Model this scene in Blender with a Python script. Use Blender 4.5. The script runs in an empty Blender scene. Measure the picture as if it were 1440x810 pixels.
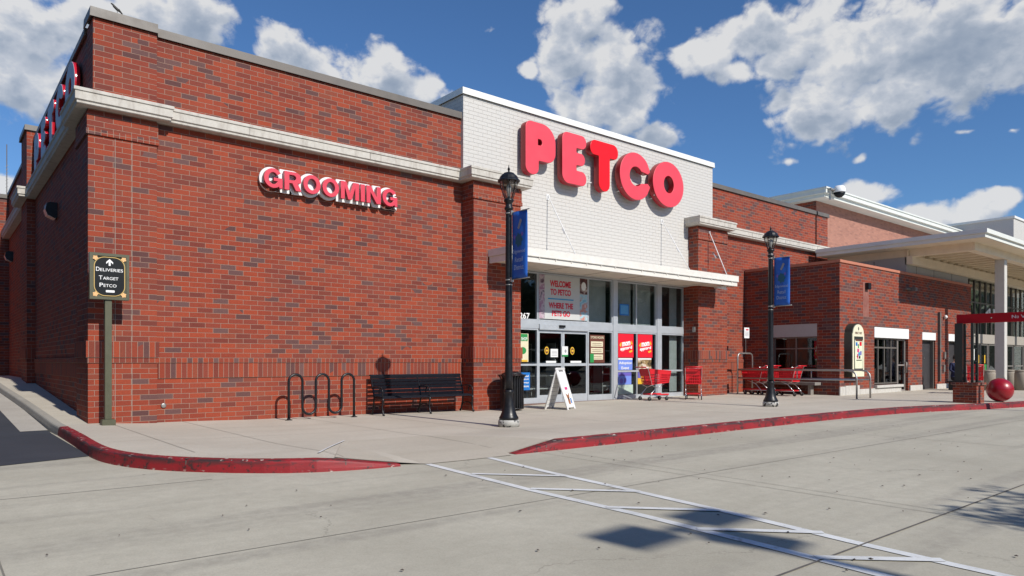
import bpy, bmesh, math, random
from mathutils import Vector, Matrix
random.seed(7)
SC = bpy.context.scene
COL = SC.collection
rad = math.radians

# ------------------------------------------------------------------ camera, light, exposure
cam = bpy.data.cameras.new('camera'); cam.lens = 24.8; cam.sensor_width = 36
cam.shift_y = 0.0715; cam.clip_end = 3000; cam.clip_start = 0.05
co = bpy.data.objects.new('camera', cam); COL.objects.link(co)
co.location = (-2.25, -14.95, 1.15); co.rotation_euler = (rad(90), 0, rad(-39.57))
SC.camera = co
SUN_EL = 37.5
sd = Vector((-0.03, 1.0, -math.tan(rad(SUN_EL)))).normalized()
sun = bpy.data.lights.new('sun', 'SUN'); sun.energy = 5.0; sun.angle = rad(0.5); sun.color = (1.0, 0.95, 0.87)
so = bpy.data.objects.new('sun', sun); COL.objects.link(so)
so.rotation_euler = sd.to_track_quat('-Z', 'Y').to_euler()
SC.view_settings.view_transform = 'Standard'; SC.view_settings.look = 'None'
SC.view_settings.exposure = -0.05; SC.view_settings.gamma = 1

SC.cycles.max_bounces = 7; SC.cycles.diffuse_bounces = 3; SC.cycles.glossy_bounces = 3; SC.cycles.transparent_max_bounces = 10
W = bpy.data.worlds.new('World'); SC.world = W; W.use_nodes = True

class NT:
    """small helper round a node tree"""
    def __init__(s, nt): s.nt = nt; s.n = nt.nodes; s.l = nt.links
    def add(s, t, **k):
        nd = s.n.new(t)
        for a, b in k.items(): setattr(nd, a, b)
        return nd
    def put(s, sock, v):
        if hasattr(v, 'is_output'): s.l.new(v, sock)
        elif v is not None: sock.default_value = v
    def m(s, op, a, b=None, c=None, clamp=False):
        nd = s.add('ShaderNodeMath', operation=op, use_clamp=clamp)
        s.put(nd.inputs[0], a)
        if b is not None: s.put(nd.inputs[1], b)
        if c is not None: s.put(nd.inputs[2], c)
        return nd.outputs[0]
    def vm(s, op, a, b=None, out=0):
        nd = s.add('ShaderNodeVectorMath', operation=op)
        s.put(nd.inputs[0], a)
        if b is not None: s.put(nd.inputs[1], b)
        return nd.outputs[out]
    def mix(s, f, a, b, mode='MIX'):
        nd = s.add('ShaderNodeMix', data_type='RGBA', blend_type=mode)
        s.put(nd.inputs[0], f)
        for k, v in ((6, a), (7, b)):
            if isinstance(v, (tuple, list)) and len(v) == 3: v = (*v, 1)
            s.put(nd.inputs[k], v)
        return nd.outputs[2]
    def rng(s, v, a, b, c=0.0, d=1.0, smooth=False):
        nd = s.add('ShaderNodeMapRange', interpolation_type='SMOOTHSTEP' if smooth else 'LINEAR')
        s.put(nd.inputs[0], v)
        for i, x in enumerate((a, b, c, d)): nd.inputs[i + 1].default_value = x
        return nd.outputs[0]
    def noise(s, vec, scale, detail=4, rough=0.55, out=0, dist=0.0):
        nd = s.add('ShaderNodeTexNoise')
        if vec is not None: s.put(nd.inputs['Vector'], vec)
        nd.inputs['Scale'].default_value = scale; nd.inputs['Detail'].default_value = detail
        nd.inputs['Roughness'].default_value = rough; nd.inputs['Distortion'].default_value = dist
        return nd.outputs[out]
    def ramp(s, f, stops, interp='LINEAR'):
        nd = s.add('ShaderNodeValToRGB'); cr = nd.color_ramp; cr.interpolation = interp
        while len(cr.elements) < len(stops): cr.elements.new(0.5)
        for e, (p, c) in zip(cr.elements, stops):
            e.position = p; e.color = (*c, 1) if len(c) == 3 else c
        s.put(nd.inputs[0], f)
        return nd.outputs[0]
    def xyz(s, x, y, z=0.0):
        nd = s.add('ShaderNodeCombineXYZ')
        for i, v in enumerate((x, y, z)): s.put(nd.inputs[i], v)
        return nd.outputs[0]
    def sep(s, v):
        nd = s.add('ShaderNodeSeparateXYZ'); s.put(nd.inputs[0], v); return nd.outputs

# sky with cumulus clouds (azimuth / elevation in degrees, measured from +Y)
def build_world():
    t = NT(W.node_tree)
    bg = t.n['Background']
    sky = t.add('ShaderNodeTexSky', sky_type='NISHITA', sun_disc=False)
    sky.sun_elevation = rad(SUN_EL); sky.sun_rotation = rad(180); sky.altitude = 300
    sky.air_density = 1.0; sky.dust_density = 0.35; sky.ozone_density = 3.5
    tc = t.add('ShaderNodeTexCoord').outputs['Generated']
    dx, dy, dz = t.sep(tc)
    az = t.m('MULTIPLY', t.m('ARCTAN2', dx, dy), 57.2958)
    el = t.m('MULTIPLY', t.m('ARCSINE', dz), 57.2958)
    p0 = t.xyz(az, el, 0.0)
    wob = t.noise(p0, 0.22, 3, 0.55, out=1)
    wv = t.vm('MULTIPLY', t.vm('SUBTRACT', wob, (0.5, 0.5, 0.5)), (2.6, 2.0, 0.0))
    p = t.vm('ADD', p0, wv)
    B = [(4.7, 21.2, 4.3, 3.1), (9.7, 22.7, 5.2, 2.6), (15.2, 24.1, 2.9, 2.2), (4.4, 18.1, 3.5, 2.1), (8.0, 18.4, 3.4, 2.2),
         (3.6, 11.4, 1.6, 1.0), (12.6, 21.3, 4.1, 2.0), (21.7, 22.6, 2.4, 1.8), (24.6, 21.7, 3.0, 1.7), (29.6, 22.3, 2.1, 1.9),
         (32.1, 20.9, 2.3, 1.2), (27.1, 20.7, 3.3, 1.2), (37.8, 25.0, 1.5, 0.6), (45.3, 25.8, 3.1, 2.1), (44.2, 23.3, 2.9, 2.4),
         (47.6, 22.4, 3.7, 2.9), (41.0, 22.7, 1.0, 0.8), (48.7, 19.1, 3.4, 2.3), (51.2, 17.4, 2.1, 1.4), (45.9, 19.7, 2.9, 2.0),
         (54.8, 22.6, 2.3, 1.3), (57.2, 21.4, 1.9, 1.0), (58.5, 24.0, 2.3, 1.6), (61.5, 22.7, 4.0, 2.5), (65.4, 21.7, 5.6, 3.1),
         (71.2, 21.5, 5.9, 3.0), (74.8, 20.3, 3.5, 2.9), (63.0, 18.3, 3.6, 2.4), (67.7, 18.1, 4.5, 2.1), (72.0, 18.7, 3.7, 2.0),
         (63.5, 16.6, 1.9, 0.9), (60.9, 14.6, 1.2, 0.7), (65.8, 14.5, 1.1, 0.5), (72.6, 15.3, 1.2, 0.35), (74.6, 15.0, 0.9, 0.35),
         (66.4, 12.0, 1.6, 0.8), (69.9, 10.3, 1.9, 0.8), (72.8, 10.3, 1.7, 0.9), (74.0, 10.5, 1.2, 0.8), (71.6, 9.6, 2.9, 0.9), (-14, 20, 6, 3)]
    def field(pp):
        f = None
        for (a, e, ra, re) in B:
            v = t.vm('SUBTRACT', pp, (a, e, 0)); v = t.vm('MULTIPLY', v, (0.8 / ra, 0.8 / re, 0))
            small = re < 0.76
            d = t.m('SUBTRACT', 0.34 if small else 1.02, t.vm('LENGTH', v, out=1))
            f = d if f is None else t.m('SMOOTH_MAX', f, d, 0.22)
        return t.m('MAXIMUM', f, -0.8)
    pn = t.vm('MULTIPLY', p0, (1.0, 1.3, 0))
    f = field(p)
    fu = field(t.vm('ADD', p, (-0.7, 1.3, 0)))
    n1 = t.noise(pn, 0.24, 7, 0.63, dist=0.35)
    n2 = t.noise(pn, 0.16, 3, 0.55)
    na = t.noise(pn, 0.30, 4, 0.55)
    nb = t.noise(t.vm('ADD', pn, (-0.4, 0.7, 0.0)), 0.30, 4, 0.55)
    wq = t.vm('ADD', pn, t.vm('MULTIPLY', t.vm('SUBTRACT', t.noise(pn, 0.7, 3, 0.6, out=1), (0.5, 0.5, 0.5)), (1.3, 1.3, 0.0)))
    def billow(q):
        acc = None
        for sc_, w_ in ((0.42, 0.75), (1.15, 0.36)):
            vo = t.add('ShaderNodeTexVoronoi', feature='F1'); vo.inputs['Scale'].default_value = sc_
            t.l.new(q, vo.inputs['Vector']); d = t.m('MULTIPLY', t.m('SUBTRACT', 0.42, vo.outputs['Distance']), w_)
            acc = d if acc is None else t.m('ADD', acc, d)
        return acc
    b1 = billow(wq); b2 = billow(t.vm('ADD', wq, (-0.22, 0.38, 0.0)))
    dens = t.m('ADD', t.m('ADD', f, t.m('MULTIPLY', t.m('SUBTRACT', n1, 0.47), 1.35)), t.m('MULTIPLY', b1, 0.75))
    mask = t.rng(dens, 0.0, 0.42, smooth=True)
    lit = t.m('ADD', t.m('MULTIPLY', t.m('SUBTRACT', f, fu), 0.75), t.m('ADD', t.m('MULTIPLY', t.m('SUBTRACT', na, nb), 1.1), t.m('MULTIPLY', t.m('SUBTRACT', b1, b2), 0.55)))
    deep = t.rng(t.m('ADD', dens, t.m('MULTIPLY', t.m('SUBTRACT', n2, 0.5), 1.6)), 0.35, 1.15, 0, 1, True)
    sh = t.m('ADD', t.m('SUBTRACT', 0.84, t.m('MULTIPLY', deep, 0.64)), lit, clamp=True)
    cl = t.ramp(sh, [(0.0, (5.2, 6.4, 8.3)), (0.4, (7.0, 8.1, 9.8)), (0.75, (10.5, 11.2, 12.4)), (1.0, (14.5, 14.5, 14.5))])
    # haze towards the horizon softens distant clouds
    skc = t.mix(1.0, sky.outputs[0], (1.20, 1.68, 2.15), 'MULTIPLY')
    mk = t.m('MULTIPLY', mask, 0.93)
    t.l.new(t.mix(mk, skc, cl), bg.inputs[0])
    bg.inputs[1].default_value = 0.054
build_world()

# ------------------------------------------------------------------ materials
MATS = {}
def base_mat(name):
    m = bpy.data.materials.new(name); m.use_nodes = True
    t = NT(m.node_tree); b = t.n['Principled BSDF']
    MATS[name] = m
    return m, t, b
def simple(name, col, rough=0.6, metal=0.0, var=0.0, vs=6.0, bump=0.0, bs=60.0, coat=0.0, spec=0.5):
    m, t, b = base_mat(name)
    tc = t.add('ShaderNodeTexCoord').outputs['Object']
    if var > 0:
        n = t.noise(tc, vs, 5, 0.6)
        k = t.rng(n, 0.25, 0.75, 1 - var, 1 + var)
        c = t.vm('SCALE', (col[0], col[1], col[2]))
        c.node.inputs[3].default_value = 1; t.l.new(k, c.node.inputs[3])
        t.l.new(c, b.inputs['Base Color'])
        t.l.new(t.rng(n, 0.3, 0.7, max(0, rough - 0.08), min(1, rough + 0.08)), b.inputs['Roughness'])
    else:
        b.inputs['Base Color'].default_value = (*col, 1); b.inputs['Roughness'].default_value = rough
    b.inputs['Metallic'].default_value = metal
    b.inputs['Specular IOR Level'].default_value = spec
    if coat: b.inputs['Coat Weight'].default_value = coat; b.inputs['Coat Roughness'].default_value = 0.15
    if bump:
        bn = t.add('ShaderNodeBump'); bn.inputs['Strength'].default_value = bump; bn.inputs['Distance'].default_value = 0.01
        t.l.new(t.noise(tc, bs, 3), bn.inputs['Height']); t.l.new(bn.outputs[0], b.inputs['Normal'])
    return m
def wall_uv(t, z0=0.0, uoff=0.0):
    g = t.add('ShaderNodeNewGeometry')
    px, py, pz = t.sep(g.outputs['Position'])
    nx = t.sep(g.outputs['True Normal'])[0]
    sel = t.m('GREATER_THAN', t.m('ABSOLUTE', nx), 0.5)
    u = t.m('ADD', t.m('MULTIPLY', sel, py), t.m('MULTIPLY', t.m('SUBTRACT', 1.0, sel), px))
    u = t.m('ADD', u, uoff + 305.0)
    v = t.m('ADD', pz, 101.6 - z0) if abs(z0) < 1e-6 else t.m('SUBTRACT', pz, z0)
    return u, v, g.outputs['Position']
def brick_mat(name, bw=0.3048, rh=0.1016, z0=0.0, uoff=0.0, off=0.5, mort=0.0052, painted=False, dark=0.115, tone=1.0, pink=False):
    m, t, b = base_mat(name)
    u, v, pos = wall_uv(t, z0, uoff)
    br = t.add('ShaderNodeTexBrick'); br.offset = off; br.squash = 1.0; br.offset_frequency = 2
    t.l.new(t.xyz(u, v, 0.0), br.inputs['Vector'])
    br.inputs['Color1'].default_value = (0, 0, 0, 1); br.inputs['Color2'].default_value = (1, 1, 1, 1)
    br.inputs['Mortar'].default_value = (0, 0, 0, 1)
    br.inputs['Scale'].default_value = 1; br.inputs['Mortar Size'].default_value = mort
    br.inputs['Mortar Smooth'].default_value = 0.15; br.inputs['Bias'].default_value = 0.0
    br.inputs['Brick Width'].default_value = bw; br.inputs['Row Height'].default_value = rh
    rnd = br.outputs['Color']; fac = br.outputs['Fac']
    # one more random number for each brick
    wn = t.add('ShaderNodeTexWhiteNoise', noise_dimensions='1D'); t.l.new(t.m('MULTIPLY', rnd, 917.3), wn.inputs['W'])
    r2 = wn.outputs['Value']
    fine = t.noise(pos, 38, 4, 0.65); big = t.noise(pos, 0.55, 3, 0.5)
    if painted:
        c = t.mix(t.rng(fine, 0.3, 0.7), (0.53, 0.51, 0.475), (0.58, 0.56, 0.525))
        c = t.mix(t.m('MULTIPLY', r2, 0.12), c, (0.52, 0.49, 0.45))
        c = t.mix(t.rng(big, 0.5, 0.8, 0, 0.18), c, (0.5, 0.46, 0.42))
        col = t.mix(t.m('MULTIPLY', fac, 0.5), c, (0.36, 0.33, 0.30))
        b.inputs['Roughness'].default_value = 0.65
    else:
        if pink:
            st = [(0.0, (0.34, 0.17, 0.13)), (0.5, (0.40, 0.20, 0.15)), (1.0, (0.29, 0.145, 0.115))]
        else:
            k = tone * 0.86
            st = [(0.0, (0.275 * k, 0.046 * k, 0.024 * k)), (0.35, (0.365 * k, 0.062 * k, 0.026 * k)),
                  (0.62, (0.255 * k, 0.050 * k, 0.032 * k)), (0.82, (0.175 * k, 0.037 * k, 0.028 * k)), (1.0, (0.31 * k, 0.070 * k, 0.036 * k))]
        c = t.ramp(r2, st)
        c = t.mix(0.10, c, (0.16, 0.075, 0.05)) if not pink else c
        wn2 = t.add('ShaderNodeTexWhiteNoise', noise_dimensions='1D'); t.l.new(t.m('MULTIPLY', rnd, 311.7), wn2.inputs['W'])
        isd = t.m('LESS_THAN', wn2.outputs['Value'], t.m('MULTIPLY', t.rng(t.noise(pos, 0.8, 2), 0.35, 0.65, 0.45, 1.45), dark))
        if not pink:
            c = t.mix(isd, c, t.mix(r2, (0.095, 0.043, 0.042), (0.135, 0.072, 0.068)))
        c = t.mix(0.38, c, t.mix(fine, (0.05, 0.03, 0.02), (0.92, 0.80, 0.74)), 'OVERLAY')
        c = t.mix(t.rng(big, 0.45, 0.8, 0, 0.08), c, (0.36, 0.18, 0.13))
        mc = t.mix(fine, (0.26, 0.155, 0.115), (0.37, 0.245, 0.19))
        ws = t.noise(t.vm('MULTIPLY', pos, (2.5, 2.5, 0.18)), 1.0, 5, 0.65)
        c = t.mix(t.rng(ws, 0.55, 0.8, 0, 0.35), c, (0.15, 0.05, 0.035))
        col = t.mix(fac, c, mc)
        b.inputs['Roughness'].default_value = 0.82
        b.inputs['Specular IOR Level'].default_value = 0.25
    t.l.new(col, b.inputs['Base Color'])
    bn = t.add('ShaderNodeBump'); bn.inputs['Strength'].default_value = 0.8 if not painted else 0.9; bn.inputs['Distance'].default_value = 0.006
    h = t.m('ADD', t.m('MULTIPLY', fac, -1.0), t.m('MULTIPLY', fine, 0.25))
    t.l.new(h, bn.inputs['Height']); t.l.new(bn.outputs[0], b.inputs['Normal'])
    return m
M = {}
M['brick'] = brick_mat('red_brick')
M['brick_b'] = brick_mat('red_brick_spotted', dark=0.30, tone=0.93)
M['brick_side'] = brick_mat('red_brick_side', uoff=0.1)
M['soldier_p'] = brick_mat('soldier_course_pilaster', bw=0.1016, rh=0.3048, z0=1.2192, off=0.0, dark=0.12)
M['soldier_m'] = brick_mat('soldier_course', bw=0.1016, rh=0.3048, z0=0.8128, off=0.0, dark=0.10)
M['header'] = brick_mat('header_course', bw=0.1016, rh=0.1016, z0=0.0, off=0.0, dark=0.12)
M['pink_brick'] = brick_mat('pale_brick', pink=True, dark=0.0)
M['grey_brick'] = brick_mat('painted_brick_tower', painted=True)
M['white_brick'] = brick_mat('white_painted_brick', painted=True)

def stone_mat(name, c1, c2, stain, streak=True):
    m, t, b = base_mat(name)
    g = t.add('ShaderNodeNewGeometry'); pos = g.outputs['Position']
    n = t.noise(pos, 9, 6, 0.65)
    c = t.mix(t.rng(n, 0.3, 0.7), c1, c2)
    if streak:
        s = t.noise(t.vm('MULTIPLY', pos, (7, 7, 1.6)), 1.0, 5, 0.7)
        c = t.mix(t.rng(s, 0.5, 0.8, 0, 0.7), c, stain)
    t.l.new(c, b.inputs['Base Color']); b.inputs['Roughness'].default_value = 0.85
    bn = t.add('ShaderNodeBump'); bn.inputs['Strength'].default_value = 0.3; bn.inputs['Distance'].default_value = 0.004
    t.l.new(t.noise(pos, 80, 3), bn.inputs['Height']); t.l.new(bn.outputs[0], b.inputs['Normal'])
    return m
M['cornice'] = stone_mat('cast_stone', (0.47, 0.44, 0.39), (0.56, 0.53, 0.475), (0.24, 0.20, 0.165))
M['base_stone'] = stone_mat('limestone_base', (0.46, 0.44, 0.40), (0.54, 0.52, 0.48), (0.34, 0.31, 0.27))
M['cap'] = stone_mat('terracotta_cap', (0.42, 0.15, 0.09), (0.48, 0.19, 0.12), (0.25, 0.09, 0.06), False)

def concrete(name, ca, cb, dark, scale=1.0, spots=True, bump=0.25):
    m, t, b = base_mat(name)
    pos = t.add('ShaderNodeNewGeometry').outputs['Position']
    n1 = t.noise(pos, 0.55 * scale, 5, 0.6); n2 = t.noise(pos, 7 * scale, 5, 0.7); n3 = t.noise(pos, 90, 3, 0.7)
    st = t.noise(t.vm('MULTIPLY', pos, (0.25, 2.2, 1)), 1.0, 4, 0.6)
    c = t.mix(t.rng(n1, 0.3, 0.72), ca, cb)
    c = t.mix(t.rng(st, 0.5, 0.78, 0, 0.45), c, dark)
    c = t.mix(t.rng(n2, 0.38, 0.75, 0, 0.38), c, dark)
    n4 = t.noise(pos, 0.16 * scale, 3, 0.6)
    c = t.mix(t.rng(n4, 0.42, 0.68, 0, 0.5), c, dark)
    c = t.mix(0.45, c, t.mix(n3, (0.2, 0.2, 0.2), (0.8, 0.8, 0.8)), 'OVERLAY')
    if spots:
        tb = t.noise(t.vm('MULTIPLY', pos, (0.05, 1.5, 1)), 1.0, 3, 0.6)
        c = t.mix(t.m('MULTIPLY', t.rng(tb, 0.52, 0.62), t.rng(n2, 0.3, 0.6, 0.15, 0.45)), c, (0.24, 0.22, 0.19))
        ve = t.add('ShaderNodeTexVoronoi', feature='DISTANCE_TO_EDGE'); ve.inputs['Scale'].default_value = 0.23
        t.l.new(t.vm('ADD', pos, t.vm('MULTIPLY', t.noise(pos, 1.3, 5, 0.7, out=1), (0.9, 0.9, 0))), ve.inputs['Vector'])
        ck = t.m('MULTIPLY', t.m('LESS_THAN', ve.outputs['Distance'], 0.0022), t.rng(t.noise(pos, 0.35, 2), 0.52, 0.58))
        c = t.mix(t.m('MULTIPLY', ck, 0.3), c, (0.13, 0.12, 0.10))
        vo = t.add('ShaderNodeTexVoronoi'); vo.inputs['Scale'].default_value = 1.35; t.l.new(pos, vo.inputs['Vector'])
        wr = t.m('MULTIPLY', t.noise(pos, 30, 2), 0.02)
        sp = t.m('LESS_THAN', t.m('ADD', vo.outputs['Distance'], wr), 0.034)
        keep = t.m('GREATER_THAN', t.sep(vo.outputs['Color'])[0], 0.45)
        c = t.mix(t.m('MULTIPLY', t.m('MULTIPLY', sp, keep), 0.75), c, (0.10, 0.09, 0.08))
        # tyre and drip stains
        dr = t.noise(t.vm('MULTIPLY', pos, (3.0, 0.5, 1)), 1.3, 6, 0.75)
        c = t.mix(t.rng(dr, 0.64, 0.8, 0, 0.4), c, (0.17, 0.155, 0.135))
    t.l.new(c, b.inputs['Base Color']); b.inputs['Roughness'].default_value = 0.88
    b.inputs['Specular IOR Level'].default_value = 0.3
    bn = t.add('ShaderNodeBump'); bn.inputs['Strength'].default_value = bump; bn.inputs['Distance'].default_value = 0.004
    t.l.new(t.noise(pos, 140, 3, 0.7), bn.inputs['Height']); t.l.new(bn.outputs[0], b.inputs['Normal'])
    return m
M['lot'] = concrete('lot_concrete', (0.41, 0.383, 0.31), (0.52, 0.488, 0.40), (0.315, 0.29, 0.232))
M['walk'] = concrete('sidewalk_concrete', (0.475, 0.432, 0.358), (0.545, 0.50, 0.42), (0.395, 0.352, 0.288), 1.4, False)
M['ramp'] = concrete('ramp_aggregate', (0.45, 0.405, 0.33), (0.50, 0.455, 0.38), (0.36, 0.32, 0.26), 2.0, False, 0.6)
M['gutter'] = concrete('gutter_concrete', (0.40, 0.37, 0.33), (0.46, 0.43, 0.385), (0.30, 0.27, 0.235), 2.0, False)
M['kerb_grey'] = concrete('kerb_concrete', (0.33, 0.31, 0.275), (0.38, 0.36, 0.32), (0.22, 0.20, 0.17), 2.5, False)
M['asphalt'] = concrete('asphalt', (0.040, 0.044, 0.055), (0.052, 0.056, 0.068), (0.034, 0.036, 0.044), 2.0, False, 0.6)
M['joint'] = simple('joint_filler', (0.12, 0.11, 0.10), 0.9, var=0.3)
M['joint_light'] = simple('joint_faint', (0.27, 0.245, 0.205), 0.9, var=0.2)

def worn_paint(name, paint, under, th=0.60, bare=None, scale=7, edge=0.05, shift=0.0):
    m, t, b = base_mat(name)
    pos = t.add('ShaderNodeNewGeometry').outputs['Position']
    n = t.noise(pos, scale, 7, 0.72); n2 = t.noise(pos, 2.2, 4, 0.6); n3 = t.noise(pos, 45, 4, 0.7)
    p2 = tuple(x * 0.72 for x in paint)
    c = t.mix(t.rng(n2, 0.35, 0.7), paint, p2)
    c = t.mix(t.rng(n3, 0.4, 0.8, 0, 0.3), c, p2)
    c = t.mix(t.rng(t.m('ADD', n, t.m('MULTIPLY', t.m('SUBTRACT', n2, 0.5), 0.35)), th, th + edge), c, under)
    if name == 'red_kerb_paint':
        z = t.sep(pos)[2]; nose = t.m('MULTIPLY', t.rng(z, -0.09, -0.015), t.rng(z, 0.003, -0.004))
        an = t.noise(t.vm('MULTIPLY', pos, (1.3, 1.3, 9)), 1.6, 7, 0.75)
        c = t.mix(t.m('MULTIPLY', nose, t.rng(an, 0.45, 0.53)), c, (0.04, 0.02, 0.02))
        ch = t.noise(t.vm('MULTIPLY', pos, (9, 9, 14)), 1.0, 5, 0.7); edge_m = t.m('ADD', t.rng(z, -0.12, -0.15), t.rng(z, -0.02, 0.0), clamp=True)
        c = t.mix(t.m('MULTIPLY', edge_m, t.rng(ch, 0.60, 0.62)), c, (0.50, 0.46, 0.41))
    if bare: c = t.mix(t.rng(t.noise(pos, scale * 0.8, 6, 0.75, out=0), 0.70, 0.72), c, bare)
    t.l.new(c, b.inputs['Base Color']); b.inputs['Roughness'].default_value = 0.6
    bn = t.add('ShaderNodeBump'); bn.inputs['Strength'].default_value = 0.35; bn.inputs['Distance'].default_value = 0.006
    t.l.new(n3, bn.inputs['Height']); t.l.new(bn.outputs[0], b.inputs['Normal'])
    return m
M['kerb_red'] = worn_paint('red_kerb_paint', (0.275, 0.010, 0.015), (0.05, 0.016, 0.016), 0.56, (0.5, 0.46, 0.42), 11)
M['line'] = worn_paint('white_line_paint', (0.76, 0.77, 0.76), (0.36, 0.345, 0.31), 0.60, None, 9, 0.12)
M['lamp_base'] = worn_paint('worn_post_base', (0.03, 0.03, 0.035), (0.42, 0.41, 0.38), 0.46, None, 9, 0.03)

M['coping'] = simple('bronze_coping', (0.125, 0.108, 0.092), 0.5, var=0.12, vs=3)
M['white_coping'] = simple('white_coping', (0.74, 0.74, 0.70), 0.45, var=0.06)
M['trim'] = simple('cream_fascia', (0.68, 0.69, 0.64), 0.5, var=0.06, vs=2)
M['soffit'] = simple('cream_soffit', (0.74, 0.63, 0.47), 0.6, var=0.08, vs=3)
M['panel'] = simple('grey_panel', (0.36, 0.345, 0.325), 0.55, var=0.07, vs=2)
M['canopy'] = simple('canopy_white', (0.70, 0.67, 0.61), 0.5, var=0.07, vs=5)
M['canopy_soffit'] = simple('canopy_soffit', (0.74, 0.65, 0.53), 0.6, var=0.08)
M['alum'] = simple('aluminium_frame', (0.50, 0.53, 0.56), 0.38, metal=0.35, var=0.05)
M['bronze_frame'] = simple('bronze_frame', (0.19, 0.17, 0.15), 0.4, metal=0.4)
M['black'] = simple('black_metal', (0.010, 0.010, 0.012), 0.38, var=0.25, vs=12, spec=0.4)
M['bench'] = simple('bench_black', (0.010, 0.011, 0.017), 0.42, var=0.2, vs=14, spec=0.3)
M['galv'] = simple('galvanised_pipe', (0.36, 0.35, 0.33), 0.42, metal=0.7, var=0.15, vs=14)
M['chrome'] = simple('cart_chrome', (0.62, 0.62, 0.62), 0.28, metal=0.9)
M['rubber'] = simple('rubber', (0.02, 0.02, 0.02), 0.7)
M['red_plastic'] = simple('red_plastic', (0.62, 0.012, 0.022), 0.38, var=0.1)
M['red_ball'] = simple('red_ball_paint', (0.30, 0.004, 0.012), 0.33, var=0.12, vs=4, coat=0.3)
M['red_beam'] = simple('red_beam_paint', (0.42, 0.006, 0.014), 0.6, var=0.1, spec=0.2)
M['dark_green'] = simple('dark_green_metal', (0.028, 0.032, 0.026), 0.5, var=0.2)
M['letter_side'] = simple('letter_return_red', (0.32, 0.008, 0.014), 0.35)
M['letter_side_gloss'] = simple('letter_return_gloss', (0.5, 0.01, 0.02), 0.16, coat=0.5)
M['letter_face'] = simple('letter_face_faded', (0.74, 0.062, 0.088), 0.42, var=0.05, vs=3)
M['letter_face_new'] = simple('letter_face_new', (0.78, 0.004, 0.006), 0.35)
M['groom_face'] = simple('grooming_face', (0.64, 0.05, 0.08), 0.4)
M['groom_side'] = simple('grooming_return', (0.30, 0.02, 0.035), 0.4)
M['white'] = simple('white_paint', (0.78, 0.78, 0.77), 0.5, var=0.04)
M['white_plastic'] = simple('white_plastic', (0.74, 0.74, 0.73), 0.42, var=0.04)
M['grey_back'] = simple('letter_back_grey', (0.42, 0.43, 0.48), 0.5)  # backing grey with the sky's reflection painted into the face colour
M['olive'] = simple('olive_post_paint', (0.078, 0.078, 0.045), 0.5, var=0.12)
M['sign_black'] = simple('sign_black', (0.006, 0.008, 0.010), 0.5, spec=0.25)
M['gold'] = simple('gold_trim', (0.55, 0.38, 0.12), 0.45)
M['peach'] = simple('peach_leaf', (0.72, 0.42, 0.18), 0.5)
M['cream'] = simple('cream_paint', (0.72, 0.68, 0.50), 0.5, var=0.05)
M['paper_cream'] = simple('cream_paper', (0.66, 0.60, 0.42), 0.6, var=0.08, vs=9)
M['paper_white'] = simple('white_paper', (0.72, 0.73, 0.72), 0.6)
M['pale_green'] = simple('pale_green_paper', (0.42, 0.52, 0.45), 0.6, var=0.1)
M['banner_blue'] = simple('banner_blue', (0.012, 0.11, 0.47), 0.6, var=0.12, vs=5)
M['blue'] = simple('sign_blue', (0.01, 0.15, 0.47), 0.45)
M['poster_blue'] = simple('poster_blue', (0.16, 0.25, 0.68), 0.5)
M['violet'] = simple('poster_violet', (0.13, 0.10, 0.42), 0.5)
M['line_blue'] = simple('line_blue', (0.02, 0.28, 0.52), 0.5)
M['poster_grey'] = simple('poster_pale_grey', (0.52, 0.53, 0.52), 0.5, var=0.03)
M['text_red'] = simple('text_red', (0.60, 0.01, 0.04), 0.5)
M['poster_red'] = simple('poster_red', (0.68, 0.008, 0.025), 0.45)
M['yellow'] = simple('yellow_print', (0.70, 0.42, 0.03), 0.5)
M['green'] = simple('green_print', (0.02, 0.24, 0.06), 0.5)
M['banner_green'] = simple('banner_green', (0.008, 0.10, 0.16), 0.6)
M['brown'] = simple('brown_print', (0.12, 0.035, 0.02), 0.6)
M['fur_brown'] = simple('fur_print', (0.30, 0.12, 0.05), 0.7, var=0.4, vs=30)
M['grey_text'] = simple('grey_print', (0.26, 0.26, 0.28), 0.6)
M['faint_text'] = simple('faint_white_print', (0.32, 0.42, 0.62), 0.6)
M['pink'] = simple('pink_print', (0.62, 0.04, 0.20), 0.5)
M['roof'] = simple('roof_membrane', (0.35, 0.34, 0.32), 0.8, var=0.15)
M['door_dark'] = simple('dark_door_paint', (0.045, 0.042, 0.045), 0.45, var=0.15)
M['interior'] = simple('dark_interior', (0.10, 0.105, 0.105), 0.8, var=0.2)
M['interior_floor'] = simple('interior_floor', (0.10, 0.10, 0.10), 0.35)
M['blind'] = simple('grey_blind', (0.34, 0.36, 0.35), 0.8, var=0.18, vs=3)
M['shelf'] = simple('store_shelf', (0.45, 0.45, 0.44), 0.5)
M['bollard'] = concrete('bollard_concrete', (0.30, 0.26, 0.21), (0.36, 0.315, 0.26), (0.22, 0.19, 0.15), 4, False)
M['bark'] = simple('bark', (0.12, 0.085, 0.06), 0.9, var=0.3, bump=0.5)
M['navy'] = simple('navy_cloth', (0.008, 0.012, 0.05), 0.85, var=0.2)
M['trouser'] = simple('dark_trousers', (0.012, 0.013, 0.02), 0.85, var=0.2)
M['skin'] = simple('skin', (0.42, 0.24, 0.16), 0.5)
M['hair'] = simple('dark_hair', (0.02, 0.012, 0.01), 0.6)
M['bird'] = simple('bird_feathers', (0.05, 0.045, 0.04), 0.7, var=0.3, vs=60)
M['frosted'] = simple('lantern_panel', (0.42, 0.42, 0.42), 0.25)
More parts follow.
